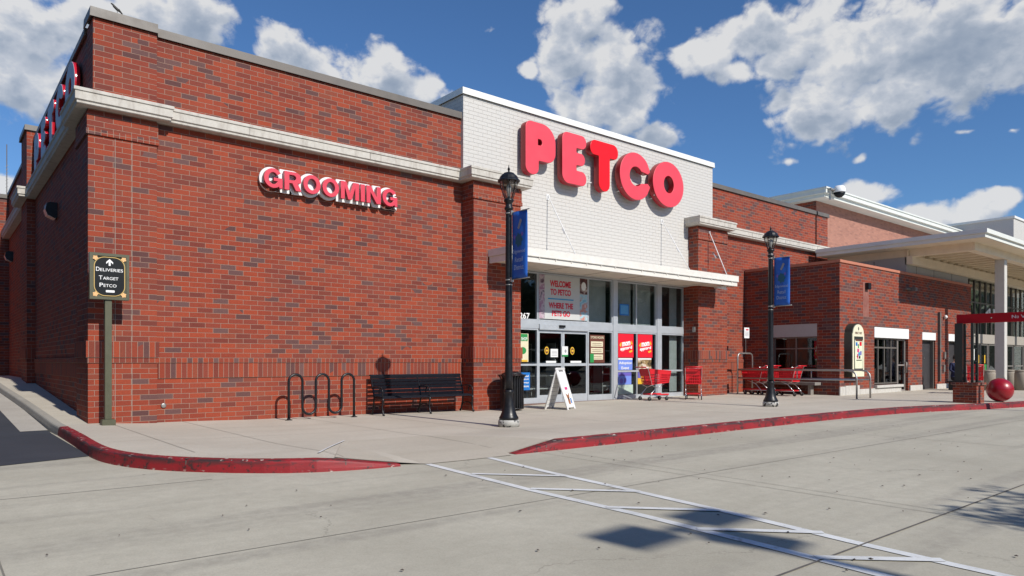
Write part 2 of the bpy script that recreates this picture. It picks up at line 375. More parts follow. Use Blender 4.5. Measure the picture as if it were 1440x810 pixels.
def photo_mat(name, a, b_, c_, sc):
    m, t, b = base_mat(name)
    tc = t.add('ShaderNodeTexCoord').outputs['Object']
    n = t.noise(tc, sc, 3, 0.5, dist=0.6)
    t.l.new(t.ramp(n, [(0.3, a), (0.48, b_), (0.62, c_), (0.8, (0.7, 0.7, 0.7))]), b.inputs['Base Color'])
    b.inputs['Roughness'].default_value = 0.5
    return m
M['photo_l'] = photo_mat('pet_photo_mauve', (0.06, 0.02, 0.06), (0.50, 0.42, 0.46), (0.30, 0.12, 0.22), 5)
M['photo_r'] = photo_mat('pet_photo_blue', (0.10, 0.30, 0.45), (0.35, 0.55, 0.62), (0.5, 0.2, 0.15), 5)
M['photo_d'] = photo_mat('pet_photo_dark', (0.02, 0.008, 0.01), (0.10, 0.03, 0.03), (0.45, 0.38, 0.34), 6)
M['photo_dog'] = photo_mat('dog_photo', (0.02, 0.015, 0.01), (0.30, 0.20, 0.08), (0.60, 0.52, 0.42), 6)
def glass_mat(name, tint, refl=0.08):
    m, t, b = base_mat(name)
    out = t.n['Material Output']; t.n.remove(b)
    tr = t.add('ShaderNodeBsdfTransparent'); tr.inputs[0].default_value = (*tint, 1)
    gl = t.add('ShaderNodeBsdfGlossy'); gl.inputs[0].default_value = (0.95, 0.97, 1, 1); gl.inputs['Roughness'].default_value = 0.015
    lw = t.add('ShaderNodeLayerWeight'); lw.inputs[0].default_value = 0.5
    fz = t.m('MULTIPLY', t.m('POWER', lw.outputs['Facing'], 4.0), 0.75)
    mx = t.add('ShaderNodeMixShader'); t.l.new(t.m('ADD', fz, refl, clamp=True), mx.inputs[0])
    t.l.new(tr.outputs[0], mx.inputs[1]); t.l.new(gl.outputs[0], mx.inputs[2]); t.l.new(mx.outputs[0], out.inputs[0])
    return m
M['glass'] = glass_mat('window_glass', (0.87, 0.90, 0.90), 0.03)
M['glass_dark'] = glass_mat('tinted_glass', (0.62, 0.66, 0.66), 0.05)
M['lamp_glass'] = glass_mat('lamp_glass', (0.80, 0.80, 0.78), 0.10)
def emit_mat(name, col, st):
    m, t, b = base_mat(name); b.inputs['Emission Color'].default_value = (*col, 1); b.inputs['Emission Strength'].default_value = st
    return m
M['tube_light'] = emit_mat('tube_light', (1.0, 0.97, 0.9), 2.0)
def leaf_mat():
    m, t, b = base_mat('leaves')
    pos = t.add('ShaderNodeNewGeometry').outputs['Position']
    t.l.new(t.mix(t.noise(pos, 3, 3), (0.035, 0.07, 0.015), (0.09, 0.14, 0.035)), b.inputs['Base Color'])
    b.inputs['Roughness'].default_value = 0.6
    return m
M['leaf'] = leaf_mat()

# ------------------------------------------------------------------ mesh helpers
class MB:
    def __init__(s): s.v = []; s.f = []; s.sm = []
    def add(s, vs, fs, smooth=False):
        o = len(s.v); s.v += [tuple(x) for x in vs]
        for f in fs: s.f.append(tuple(o + i for i in f)); s.sm.append(smooth)
        return s
    def box(s, x0, x1, y0, y1, z0, z1):
        v = [(x, y, z) for z in (z0, z1) for y in (y0, y1) for x in (x0, x1)]
        return s.add(v, [(0, 2, 3, 1), (4, 5, 7, 6), (0, 1, 5, 4), (2, 6, 7, 3), (0, 4, 6, 2), (1, 3, 7, 5)])
    def bar(s, a, b, w, h=None, up=(0, 0, 1)):
        h = h or w; a = Vector(a); b = Vector(b); d = (b - a).normalized()
        u = Vector(up)
        if abs(d.dot(u)) > 0.99: u = Vector((0, 1, 0))
        r = d.cross(u).normalized(); u = r.cross(d)
        v = []
        for p in (a, b):
            for (i, j) in ((-1, -1), (1, -1), (1, 1), (-1, 1)): v.append(p + r * (i * w / 2) + u * (j * h / 2))
        return s.add(v, [(0, 1, 2, 3), (7, 6, 5, 4), (0, 4, 5, 1), (1, 5, 6, 2), (2, 6, 7, 3), (3, 7, 4, 0)])
    def tube(s, pts, r, n=8, smooth=True, caps=True):
        pts = [Vector(p) for p in pts]; rings = []
        rr = r if isinstance(r, (list, tuple)) else [r] * len(pts)
        prev = None
        for i, p in enumerate(pts):
            if i == 0: d = pts[1] - pts[0]
            elif i == len(pts) - 1: d = pts[-1] - pts[-2]
            else: d = (pts[i + 1] - p).normalized() + (p - pts[i - 1]).normalized()
            d = d.normalized() if d.length > 1e-6 else Vector((0, 0, 1))
            if prev is None:
                a = Vector((0, 0, 1)) if abs(d.z) < 0.9 else Vector((1, 0, 0))
            else: a = prev
            e1 = (a - d * a.dot(d)).normalized(); e2 = d.cross(e1); prev = e1
            rings.append([p + e1 * (rr[i] * math.cos(2 * math.pi * k / n)) + e2 * (rr[i] * math.sin(2 * math.pi * k / n)) for k in range(n)])
        v = [q for g in rings for q in g]; f = []
        for i in range(len(pts) - 1):
            for k in range(n): f.append((i * n + k, i * n + (k + 1) % n, (i + 1) * n + (k + 1) % n, (i + 1) * n + k))
        if caps: f.append(tuple(range(n - 1, -1, -1))); f.append(tuple((len(pts) - 1) * n + k for k in range(n)))
        return s.add(v, f, smooth)
    def lathe(s, prof, n=24, c=(0, 0, 0), smooth=True, flute=0.0):
        v = []; f = []
        for (r, z) in prof:
            for k in range(n):
                q = r * (1 - (flute if k % 2 else 0)); a = 2 * math.pi * k / n
                v.append((c[0] + q * math.cos(a), c[1] + q * math.sin(a), c[2] + z))
        for i in range(len(prof) - 1):
            for k in range(n): f.append((i * n + k, i * n + (k + 1) % n, (i + 1) * n + (k + 1) % n, (i + 1) * n + k))
        if prof[0][0] > 1e-4: f.append(tuple(range(n - 1, -1, -1)))
        if prof[-1][0] > 1e-4: f.append(tuple((len(prof) - 1) * n + k for k in range(n)))
        return s.add(v, f, smooth)
    def prism(s, poly, fr, d0, d1):
        """polygon (u, w) in a frame, extruded between the depths d0 and d1 along the frame's outward normal"""
        o, U, V, N = fr; n = len(poly)
        v = [o + U * p[0] + V * p[1] + N * d for d in (d0, d1) for p in poly]
        f = [tuple(range(n - 1, -1, -1)), tuple(range(n, 2 * n))] + [(i, (i + 1) % n, n + (i + 1) % n, n + i) for i in range(n)]
        return s.add(v, f)
    def build(s, name, mat, parent=None, world=True, bevel=0.0, kind=None):
        me = bpy.data.meshes.new(name); me.from_pydata(s.v, [], s.f)
        me.polygons.foreach_set('use_smooth', s.sm)
        return link(name, me, mat, parent, world, bevel, kind)
def wloc(p):
    v = Vector((0, 0, 0))
    while p is not None: v += p.location; p = p.parent
    return v
def link(name, me, mat, parent=None, world=True, bevel=0.0, kind=None, fix=True):
    if fix:
        bm = bmesh.new(); bm.from_mesh(me); bmesh.ops.recalc_face_normals(bm, faces=bm.faces)
        if bevel:
            bmesh.ops.remove_doubles(bm, verts=bm.verts, dist=1e-5)
            es = [e for e in bm.edges if len(e.link_faces) == 2 and e.calc_face_angle(0) > 0.9]
            bmesh.ops.bevel(bm, geom=es, offset=bevel, segments=2, affect='EDGES', clamp_overlap=True)
        bm.to_mesh(me); bm.free()
    if mat is not None:
        for mm in (mat if isinstance(mat, list) else [mat]): me.materials.append(M[mm] if isinstance(mm, str) else mm)
    o = bpy.data.objects.new(name, me); COL.objects.link(o)
    if parent is not None:
        o.parent = parent
        if world: o.location = -wloc(parent)
    if kind: o['kind'] = kind
    return o
def thing(name, label, cat, loc=(0, 0, 0), rz=0.0, group=None):
    e = bpy.data.objects.new(name, None); e.empty_display_size = 0.2
    e.location = loc; e.rotation_euler = (0, 0, rz); COL.objects.link(e)
    return tag(e, label, cat, group)
def tag(o, label, cat, group=None):
    o['label'] = label; o['category'] = cat
    if group: o['group'] = group
    return o
def dup(o, parent=None):
    c = o.copy(); COL.objects.link(c); c.parent = parent
    for ch in list(o.children): dup(ch, c)
    return c
FRONT = lambda x, y, z: (Vector((x, y, z)), Vector((1, 0, 0)), Vector((0, 0, 1)), Vector((0, -1, 0)))
LEFT = lambda x, y, z: (Vector((x, y, z)), Vector((0, -1, 0)), Vector((0, 0, 1)), Vector((-1, 0, 0)))
def ell(cx, cy, rx, ry, n=40, a0=0.0, a1=2 * math.pi):
    full = abs(a1 - a0 - 2 * math.pi) < 1e-6
    k = n if full else n + 1
    return [(cx + rx * math.cos(a0 + (a1 - a0) * i / n), cy + ry * math.sin(a0 + (a1 - a0) * i / n)) for i in range(k)]
def rnd_poly(pts, radii, seg=8):
    out = []; n = len(pts)
    if not isinstance(radii, (list, tuple)): radii = [radii] * n
    for i in range(n):
        p = Vector(pts[i]).to_2d(); a = Vector(pts[i - 1]).to_2d(); b = Vector(pts[(i + 1) % n]).to_2d(); r = radii[i]
        if r <= 0: out.append(tuple(p)); continue
        da = (a - p); db = (b - p); la, lb = da.length, db.length; da.normalize(); db.normalize()
        ang = da.angle(db); t = min(r / math.tan(ang / 2), la * 0.499, lb * 0.499); r = t * math.tan(ang / 2)
        bis = (da + db).normalized(); c = p + bis * (r / math.sin(ang / 2))
        s = p + da * t - c; e = p + db * t - c
        a0 = math.atan2(s.y, s.x); a1 = math.atan2(e.y, e.x)
        while a1 - a0 > math.pi: a1 -= 2 * math.pi
        while a1 - a0 < -math.pi: a1 += 2 * math.pi
        for k in range(seg + 1):
            q = a0 + (a1 - a0) * k / seg; out.append((c.x + r * math.cos(q), c.y + r * math.sin(q)))
    return out
def curve_mesh(cu):
    o = bpy.data.objects.new('tmp', cu); COL.objects.link(o)
    dg = bpy.context.evaluated_depsgraph_get(); dg.update()
    me = bpy.data.meshes.new_from_object(o.evaluated_get(dg), depsgraph=dg)
    bpy.data.objects.remove(o); bpy.data.curves.remove(cu)
    return me
def shape_mesh(loops, thick, bevel=0.0):
    """flat shape with holes, z from 0 to thick"""
    cu = bpy.data.curves.new('s', 'CURVE'); cu.dimensions = '2D'; cu.fill_mode = 'BOTH'
    cu.extrude = max(thick / 2 - bevel, 0.0005); cu.bevel_depth = bevel; cu.bevel_resolution = 2; cu.offset = -bevel
    for L in loops:
        sp = cu.splines.new('POLY'); sp.points.add(len(L) - 1); sp.use_cyclic_u = True
        for i, q in enumerate(L): sp.points[i].co = (q[0], q[1], 0, 1)
    me = curve_mesh(cu)
    for v in me.vertices: v.co.z += thick / 2
    return me
def text_mesh(s, thick=0.002, offset=0.0, bevel=0.0, align='LEFT', space=1.0, line=1.0):
    cu = bpy.data.curves.new('t', 'FONT'); cu.body = s; cu.size = 1.0; cu.extrude = thick / 2; cu.offset = offset
    cu.align_x = align; cu.space_character = space; cu.space_line = line; cu.resolution_u = 5
    me = curve_mesh(cu)
    for v in me.vertices: v.co.z += thick / 2
    return me
def place_mesh(me, fr, d=0.0):
    o, U, V, N = fr
    for v in me.vertices:
        c = v.co.copy(); v.co = o + U * c.x + V * c.y + N * (c.z + d)
    me.update()
def two_tone(me, fr, face_mat, side_mat):
    """front faces get the second slot"""
    N = fr[3]; me.materials.clear(); me.materials.append(M[side_mat]); me.materials.append(M[face_mat])
    me.update()
    for p in me.polygons: p.material_index = 1 if p.normal.dot(N) > 0.7 else 0
def bounds(me):
    xs = [v.co.x for v in me.vertices]; ys = [v.co.y for v in me.vertices]
    return min(xs), max(xs), min(ys), max(ys)
def fit(me, x0, x1, y0, y1, keep=False):
    a, b, c, d = bounds(me); sx = (x1 - x0) / (b - a); sy = (y1 - y0) / (d - c)
    if keep: sx = sy = min(sx, sy)
    ox = (x0 + x1) / 2 - sx * (a + b) / 2; oy = (y0 + y1) / 2 - sy * (c + d) / 2
    for v in me.vertices: v.co.x = v.co.x * sx + ox; v.co.y = v.co.y * sy + oy
    return me
def writing(s, fr, x0, x1, y0, y1, mat, parent, d=0.002, name='lettering', offset=0.01, thick=0.002, world=True, line=1.0, keep=False, align='CENTER', space=1.0):
    me = fit(text_mesh(s, thick, offset, align=align, line=line, space=space), x0, x1, y0, y1, keep); place_mesh(me, fr, d)
    return link(name, me, mat, parent, world, fix=False)
def flat(loops, fr, mat, parent, d=0.0, thick=0.003, name='panel', bevel=0.0, world=True):
    me = shape_mesh(loops, thick, bevel); place_mesh(me, fr, d)
    return link(name, me, mat, parent, world, fix=False)
def rect(x0, x1, y0, y1): return [(x0, y0), (x1, y0), (x1, y1), (x0, y1)]
def sweep(path, prof, closed=False):
    """profile (out, z) swept along a plan path with mitred corners; out is to the right of the heading"""
    n = len(path); P = [Vector(p) for p in path]; mb = MB(); rings = []
    for i in range(n):
        d1 = (P[i] - P[i - 1]).normalized() if i > 0 else None
        d2 = (P[i + 1] - P[i]).normalized() if i < n - 1 else None
        if d1 is None: d1 = d2
        if d2 is None: d2 = d1
        n1 = Vector((d1.y, -d1.x)); n2 = Vector((d2.y, -d2.x)); b = (n1 + n2)
        b = b.normalized() if b.length > 1e-6 else n1
        k = 1.0 / max(0.2, b.dot(n1))
        rings.append([(P[i].x + b.x * o * k, P[i].y + b.y * o * k, z) for (o, z) in prof])
    m = len(prof); v = [q for r in rings for q in r]; f = []
    for i in range(n - 1):
        for k in range(m): f.append((i * m + k, i * m + (k + 1) % m, (i + 1) * m + (k + 1) % m, (i + 1) * m + k))
    f.append(tuple(range(m))); f.append(tuple((n - 1) * m + k for k in range(m - 1, -1, -1)))
    return mb.add(v, f)
def wall_holes(mb, u0, u1, z0, z1, holes, mk):
    us = sorted({u0, u1, *[h[0] for h in holes], *[h[1] for h in holes]}); zs = sorted({z0, z1, *[h[2] for h in holes], *[h[3] for h in holes]})
    for i in range(len(us) - 1):
        run = None
        for j in range(len(zs) - 1):
            cu, cz = (us[i] + us[i + 1]) / 2, (zs[j] + zs[j + 1]) / 2
            solid = not any(h[0] < cu < h[1] and h[2] < cz < h[3] for h in holes)
            if solid: run = (run[0], zs[j + 1]) if run else (zs[j], zs[j + 1])
            if run and (not solid or j == len(zs) - 2):
                mk(us[i], us[i + 1], run[0], run[1]); run = None

# ------------------------------------------------------------------ the ground
def lerp_tab(x, T):
    if x <= T[0][0]: return T[0][1]
    for (a, va), (b, vb) in zip(T, T[1:]):
        if x <= b:
            k = (x - a) / (b - a); k = k * k * (3 - 2 * k); return va + (vb - va) * k
    return T[-1][1]
def sst(a, b, x):
    k = min(1, max(0, (x - a) / (b - a))); return k * k * (3 - 2 * k)
GT = [(0, 0.0), (1.2, -0.05), (3.5, -0.09), (6, -0.10), (8.5, -0.13), (10, -0.10), (12.5, -0.06), (18, -0.05), (22, -0.02), (30, 0.0)]
def gz(x, y): return lerp_tab(x, GT) * sst(-7.0, -4.5, y)
def rise(y): return 0.055 * max(0.0, min(y, 11.0))
def ramp_drop(x, y):
    p = min(1, max(0, (-5.05 - y) / 2.3))
    if p <= 0: return 0.0
    xl, xr = 2.6 - 1.3 * p, 4.05 + 0.85 * p; xi = 2.6 - 0.2 * p
    k = min(1, max(0, (x - xl) / max(0.01, xi - xl))) * min(1, max(0, (xr - x) / max(0.01, xr - 4.0 - 0.06 * p)))
    return 0.146 * p * min(1, k)
def walk_z(x, y): return gz(x, y) - ramp_drop(x, y)
LOT = -0.15
KERB = [(-0.50, -0.35), (-0.52, -2.1), (-0.55, -4.1), (-0.45, -4.95), (-0.20, -5.65), (0.25, -6.30), (0.75, -6.80), (1.25, -7.12), (1.9, -7.30),
        (2.6, -7.36), (3.3, -7.40), (4.05, -7.40), (4.9, -7.42), (7, -7.42), (10, -7.40), (14, -7.42), (16.5, -7.62), (18.2, -7.95), (20, -8.45), (22.5, -8.85), (26, -9.1), (60, -9.3)]
def resample(P, step=0.25):
    out = [P[0]]
    for i in range(len(P) - 1):
        p0 = Vector(P[max(0, i - 1)]); p1 = Vector(P[i]); p2 = Vector(P[i + 1]); p3 = Vector(P[min(len(P) - 1, i + 2)])
        n = max(1, int((p2 - p1).length / step)) if (p2 - p1).length < 12 else 20
        m1 = (p2 - p0) / 2; m2 = (p3 - p1) / 2
        L = (p2 - p1).length
        if (p1 - p0).length > 1e-6: m1 = (p2 - p0) * (L / ((p1 - p0).length + L))
        else: m1 = p2 - p1
        if (p3 - p2).length > 1e-6: m2 = (p3 - p1) * (L / ((p3 - p2).length + L))
        else: m2 = p2 - p1
        for k in range(1, n + 1):
            t = k / n; t2, t3 = t * t, t * t * t
            q = p1 * (2 * t3 - 3 * t2 + 1) + m1 * (t3 - 2 * t2 + t) + p2 * (-2 * t3 + 3 * t2) + m2 * (t3 - t2)
            out.append((q.x, q.y))
    return out
KP = resample(KERB)
SIDEK = [(-0.95, 24.0), (-0.88, 12.0), (-0.80, 8.6), (-0.66, 5.0), (-0.55, 1.5), (-0.50, -0.35)]
def sheet(name, pts, z, mat):
    me = bpy.data.meshes.new(name); me.from_pydata([(p[0], p[1], z if not callable(z) else z(*p)) for p in pts], [], [tuple(range(len(pts)))])
    o = link(name, me, mat, kind='structure', fix=False); return o
def grid(name, xs, ys, zf, mat):
    v = [(x, y, zf(x, y)) for y in ys for x in xs]; n = len(xs)
    f = [(j * n + i, j * n + i + 1, (j + 1) * n + i + 1, (j + 1) * n + i) for j in range(len(ys) - 1) for i in range(n - 1)]
    me = bpy.data.meshes.new(name); me.from_pydata(v, [], f); return link(name, me, mat, kind='structure', fix=False)
# the lot: one sheet to the horizon (rises gently beside the building where the service lane climbs)
def lot_z(x, y): return LOT
grid('ground', [-900, -300, -80, -20, 0, 20, 60, 200, 900], [-900, -300, -80, -20, 0, 60, 200, 900], lot_z, 'lot')
# service lane
def lane_z(x, y): return LOT + 0.006 + rise(y)
ysl = [-4.2, -3, -2, -1, 0, .5, 1, 2, 3, 4, 5, 6, 8, 11, 18, 40]
v = []; 
for y in ysl:
    xr = -0.56 - 0.02 * max(0, y)
    f0 = -4.2 + 0.35 * 0
    for x in (-9.0, -1.6, xr): v.append((x, y if y > -4.2 else (-4.95 if x < -8 else (-4.2 if x < -1 else -3.85)), lane_z(x, y)))
v2 = [(j * 3 + i, j * 3 + i + 1, j * 3 + i + 4, j * 3 + i + 3) for j in range(len(ysl) - 1) for i in range(2)]
me = bpy.data.meshes.new('service_lane'); me.from_pydata(v, [], v2); link('service_lane', me, 'asphalt', kind='structure', fix=False)
v = []; ysg = [0.45, 1, 2, 3, 4, 5, 6, 8, 11, 17]
for y in ysg:
    xr = -0.56 - 0.02 * max(0, y)
    for x in (xr - 0.42, xr): v.append((x, y, lane_z(x, y) + 0.005))
me = bpy.data.meshes.new('gutter'); me.from_pydata(v, [], [(2 * j, 2 * j + 1, 2 * j + 3, 2 * j + 2) for j in range(len(ysg) - 1)])
link('gutter', me, 'gutter', kind='structure', fix=False)
# sidewalk: rows of points from the kerb to the wall
KW = 0.14   # kerb top width
def kw(x): return -0.05 if 2.5 < x < 3.95 else KW
def kerb_y(x):
    for (a, b), (c, d) in zip(KP, KP[1:]):
        if a <= x <= c and x > 0.3: return b + (d - b) * (x - a) / max(1e-6, c - a)
    return -7.4
def kerb_inner():
    out = []
    for i, p in enumerate(KP):
        a = Vector(KP[max(0, i - 1)]); b = Vector(KP[min(len(KP) - 1, i + 1)]); d = (b - a).normalized(); nl = Vector((-d.y, d.x))
        out.append((p[0] + nl.x * kw(p[0]), p[1] + nl.y * kw(p[0])))
    return out
KI = kerb_inner()
v = []; f = []; NR = 14
for i, (x, y) in enumerate(KI):
    # each row runs to a point on the wall line
    tx = max(x, -0.34 + 0.02 * i) if x < 1.0 else x
    tx = x + (0.0 if x > 1.2 else (0.25 + i * 0.045)) if x < 1.2 else x
    tx = min(tx, 1.2) if x < 1.2 else x
    ty = 0.6 if x < 20 else 0.6
    for k in range(NR + 1):
        q = k / NR; px_, py_ = x + (tx - x) * q, y + (ty - y) * q
        v.append((px_, py_, walk_z(px_, py_)))
for i in range(len(KI) - 1):
    for k in range(NR):
        a = i * (NR + 1) + k; f.append((a, a + NR + 1, a + NR + 2, a + 1))
me = bpy.data.meshes.new('sidewalk'); me.from_pydata(v, [], f)
for p in me.polygons: p.use_smooth = True
link('sidewalk', me, 'walk', kind='structure')
# strip of sidewalk beside the service lane
v = []; ys = [-0.6, -0.35, 0, .5, 1, 2, 3, 4, 5, 6, 7, 8, 9, 10, 11, 14, 18.4]
for y in ys:
    xl = -0.50 - 0.037 * max(0, y) + KW - 0.02
    for x in (xl, 0.16): v.append((x, y, rise(y) - (0.004 if y < 0 else 0)))
me = bpy.data.meshes.new('side_walkway'); me.from_pydata(v, [], [(2 * j, 2 * j + 1, 2 * j + 3, 2 * j + 2) for j in range(len(ys) - 1)])
link('side_walkway', me, 'walk', kind='structure', fix=False)
def kerb_mesh(name, path, topf, botf, mat):
    """real kerb: vertical face with a rounded nose, swept along the path (outer face on the right-hand side)"""
    v = []; f = []; n = len(path)
    for i, p in enumerate(path):
        a = Vector(path[max(0, i - 1)]); b = Vector(path[min(n - 1, i + 1)]); d = (b - a).normalized(); nl = Vector((-d.y, d.x))
        zt = topf(*p); zb = botf(*p); h = max(0.004, zt - zb)
        r = min(0.03, h * 0.6)
        for (o, z) in ((-0.02, zb - 0.04), (-0.012, zb + h * 0.3), (0.0, zt - r), (r * 0.3, zt - r * 0.35), (r, zt + 0.002), (KW, zt + 0.003), (KW + 0.005, zt - 0.03)):
            v.append((p[0] + nl.x * o, p[1] + nl.y * o, z))
    for i in range(n - 1):
        for k in range(6): f.append((i * 7 + k, i * 7 + k + 1, (i + 1) * 7 + k + 1, (i + 1) * 7 + k))
    f.append(tuple(range(7))); f.append(tuple((n - 1) * 7 + k for k in range(6, -1, -1)))
    me = bpy.data.meshes.new(name); me.from_pydata(v, [], f)
    return link(name, me, mat, kind='structure')
red1 = [p for p in KP if p[0] < 2.5]; red2 = [p for p in KP if p[0] > 3.95]
lipf = [p for p in KP if 2.3 < p[0] < 4.2]
top = lambda x, y: gz(x, y) - ramp_drop(x, y)
kerb_mesh('kerb', red1, top, lambda x, y: LOT, 'kerb_red')
kerb_mesh('kerb', red2, top, lambda x, y: LOT, 'kerb_red')
SK = resample(SIDEK, 0.6)
kerb_mesh('kerb', SK, lambda x, y: rise(y) - 0.002, lambda x, y: LOT + rise(y), 'kerb_grey')
# ramp surface
xs = [1.35 + 0.1 * i for i in range(36)]
v = []; f = []; NRy = 12
for x in xs:
    for k in range(NRy + 1):
        q = k / NRy; y1 = -5.05
        X = None
        y = -7.25 + (y1 + 7.25) * q
        xl = 2.6 - 1.25 * min(1, (-5.05 - y) / 2.3); xr = 4.05 + 0.8 * min(1, (-5.05 - y) / 2.3)
        u = (x - xs[0]) / (xs[-1] - xs[0]); X = xl + (xr - xl) * u
        if k == 0: y = kerb_y(X) + (kw(X) if kw(X) < 0 else KW + 0.01)
        v.append((X, y, walk_z(X, y) + 0.004))
for i in range(len(xs) - 1):
    for k in range(NRy):
        a = i * (NRy + 1) + k; f.append((a, a + NRy + 1, a + NRy + 2, a + 1))
me = bpy.data.meshes.new('kerb_ramp'); me.from_pydata(v, [], f); link('kerb_ramp', me, 'ramp', kind='structure')
def strip(mb, a, b, w, zf, dz, step=0.4):
    a = Vector(a); b = Vector(b); L = (b - a).length; n = max(1, int(L / step)); d = (b - a) / L; r = Vector((d.y, -d.x)) * (w / 2)
    vs = []
    for i in range(n + 1):
        p = a + d * (L * i / n)
        for q in (p - r, p + r): vs.append((q.x, q.y, zf(q.x, q.y) + dz))
    mb.add(vs, [(2 * i, 2 * i + 1, 2 * i + 3, 2 * i + 2) for i in range(n)])
# painted markings of the crossing
LN = MB()
A = [(2.60, -7.42), (2.42, -9.6), (2.38, -11.0), (2.27, -12.4), (2.20, -13.1), (2.1, -14.3)]
Bq = [(3.56, -7.42), (3.34, -8.8), (3.20, -10.2), (3.04, -11.5), (2.86, -12.6), (2.78, -13.3), (2.70, -14.3)]
for P in (A, Bq):
    for p, q in zip(P, P[1:]): strip(LN, p, (q[0], q[1]), 0.095, lot_z, 0.005)
for p, q in [((2.56, -8.40), (3.30, -9.22)), ((2.46, -9.55), (3.20, -10.36)), ((2.38, -10.66), (3.04, -11.38)), ((2.32, -11.66), (2.96, -12.34)), ((2.26, -12.64), (2.84, -13.2)), ((2.2, -13.6), (2.8, -14.2))]:
    strip(LN, p, q, 0.085, lot_z, 0.009)
LN.build('crossing_lines', 'line', kind='structure')
CL = MB(); strip(CL, (1.5, -6.62), (2.62, -5.06), 0.028, walk_z, 0.014); CL.build('ramp_edge_line', 'line', kind='structure')
J = MB()
strip(J, (-9, -6.55), (0.15, -6.87), 0.012, lot_z, 0.004); strip(J, (-9, -12.75), (45, -12.45), 0.018, lot_z, 0.0065); strip(J, (-9, -16.7), (45, -16.5), 0.015, lot_z, 0.004)
J.build('paving_joints', 'joint', kind='structure')
J = MB(); strip(J, (-9, -10.0), (40, -10.25), 0.009, lot_z, 0.004)
strip(J, (4.42, -7.5), (4.12, -40), 0.008, lot_z, 0.0055); strip(J, (4.75, -7.5), (4.5, -13.5), 0.007, lot_z, 0.0055); strip(J, (10.5, -7.6), (10.2, -40), 0.010, lot_z, 0.0055)
strip(J, (-1.9, -4.25), (-1.9, -40), 0.010, lot_z, 0.0055); strip(J, (16.8, -7.9), (16.5, -40), 0.010, lot_z, 0.0055)
J.build('fine_paving_joints', simple('joint_mid', (0.19, 0.175, 0.145), 0.9, var=0.3), kind='structure')
J = MB()
for x in (0.35, 1.65, 4.05, 5.6, 7.2, 8.8, 10.4, 12, 13.6, 15.2, 16.8, 18.4, 20, 22, 24, 26, 28, 30, 32):
    strip(J, (x, 0.2 if x < 21 else -3.5), (x, -7.0 if x > 1.6 else -5.5), 0.010, walk_z, 0.006, 0.2)
strip(J, (-0.3, -3.6), (21, -3.6), 0.008, walk_z, 0.0075, 0.3)
strip(J, (1.8, -1.85), (21, -1.85), 0.008, walk_z, 0.0075, 0.3)
strip(J, (5.0, -5.05), (40, -5.05), 0.008, walk_z, 0.0075, 0.3)
J.build('sidewalk_joints', 'joint_light', kind='structure')

# ------------------------------------------------------------------ the store building
B = thing('store_building', 'red brick corner store with white painted brick parapet over its entrance', 'building', (0, 0, 0))
ZB = -0.4
# walls
MB().box(1.16, 8.5, 0.1, 0.5, ZB, 7.47).build('wall', 'brick', B)
sw = MB(); sw.box(0.1, 0.5, 1.28, 18.1, ZB, 7.42).box(0.1, 0.5, 0.62, 1.28, 6.1, 7.42); sw.build('wall', 'brick_side', B)['label'] = 'shaded brick side wall along the service lane'
cp = MB(); cp.box(0, 1.16, 0, 1.28, ZB, 5.80); cp.box(0.08, 1.16, 0, 0.62, 5.80, 7.5); cp.box(0.1, 1.16, 0.62, 1.28, 5.80, 6.1); cp.build('pilaster', 'brick', B)
for x in (0.438, 0.722): MB().box(x, x + 0.009, -0.002, 0.01, ZB, 5.33).build('control_joint', 'joint_light', B)
MB().box(8.5, 10.08, -0.4, 0.25, ZB, 5.80).build('pilaster', 'brick', B)
p3 = MB(); p3.box(18.04, 19.75, -0.4, 0.25, ZB, 5.80); p3.build('pilaster', 'brick', B)
for x in (8.92, 9.62, 18.6): MB().box(x, x + 0.01, -0.402, -0.39, 1.6, 5.33).build('control_joint', 'joint', B)
MB().box(19.45, 27.08, 0.1, 0.5, ZB, 7.44).build('wall', 'brick', B)
MB().box(27.2, 28.17, 0.1, 1.5, ZB, 7.44).build('wall', 'brick', B)
MB().box(27.08, 27.2, 0.22, 0.5, ZB, 7.44).build('expansion_joint', 'joint', B)
MB().box(-0.1, 0.3, 9.4, 10.9, ZB, 7.75).build('pilaster', 'brick_side', B)
ww = MB(); ww.box(8.46, 19.45, 0.0, 3.0, 5.81, 8.10); ww.box(10.08, 18.04, 0.0, 0.2, 3.72, 5.81)
ww.build('wall', 'white_brick', B)['label'] = 'white painted brick parapet over the entrance'
MB().box(0.5, 8.4, 0.5, 18, 7.0, 7.2).box(8.4, 28.0, 3.0, 18, 7.0, 7.2).box(19.5, 28.0, 0.5, 3.0, 7.0, 7.2).build('roof', 'roof', B)
MB().box(0.5, 28.17, 18.0, 18.4, ZB, 7.3).box(27.8, 28.17, 1.5, 18.0, ZB, 7.3).build('wall', 'brick', B)
# brick bands
def band(path, o, z0, z1, mat): return sweep(path, [(-0.01, z0), (o, z0), (o, z1), (-0.01, z1)]).build('brick_band', mat, B)
PC = [(0, 1.28), (0, 0), (1.16, 0), (1.16, 0.1)]
band(PC, 0.035, 1.2192, 1.524, 'soldier_p'); band(PC, 0.018, 1.1176, 1.2172, 'header')
P2 = [(8.5, 0.1), (8.5, -0.4), (10.08, -0.4), (10.08, 0.15)]
band(P2, 0.035, 1.2192, 1.524, 'soldier_p'); band(P2, 0.018, 1.1176, 1.2172, 'header')
P3 = [(18.04, 0.15), (18.04, -0.4), (19.75, -0.4), (19.75, 0.1)]
band(P3, 0.035, 1.2192, 1.524, 'soldier_p'); band(P3, 0.018, 1.1176, 1.2172, 'header')
for a, b in ((1.196, 8.462), (19.79, 21.64)):
    band([(a, 0.1), (b, 0.1)], 0.020, 0.8128, 1.1176, 'soldier_m'); band([(a, 0.1), (b, 0.1)], 0.035, 1.1186, 1.2172, 'header')
SW = [(0.1, 9.35), (0.1, 1.3)]
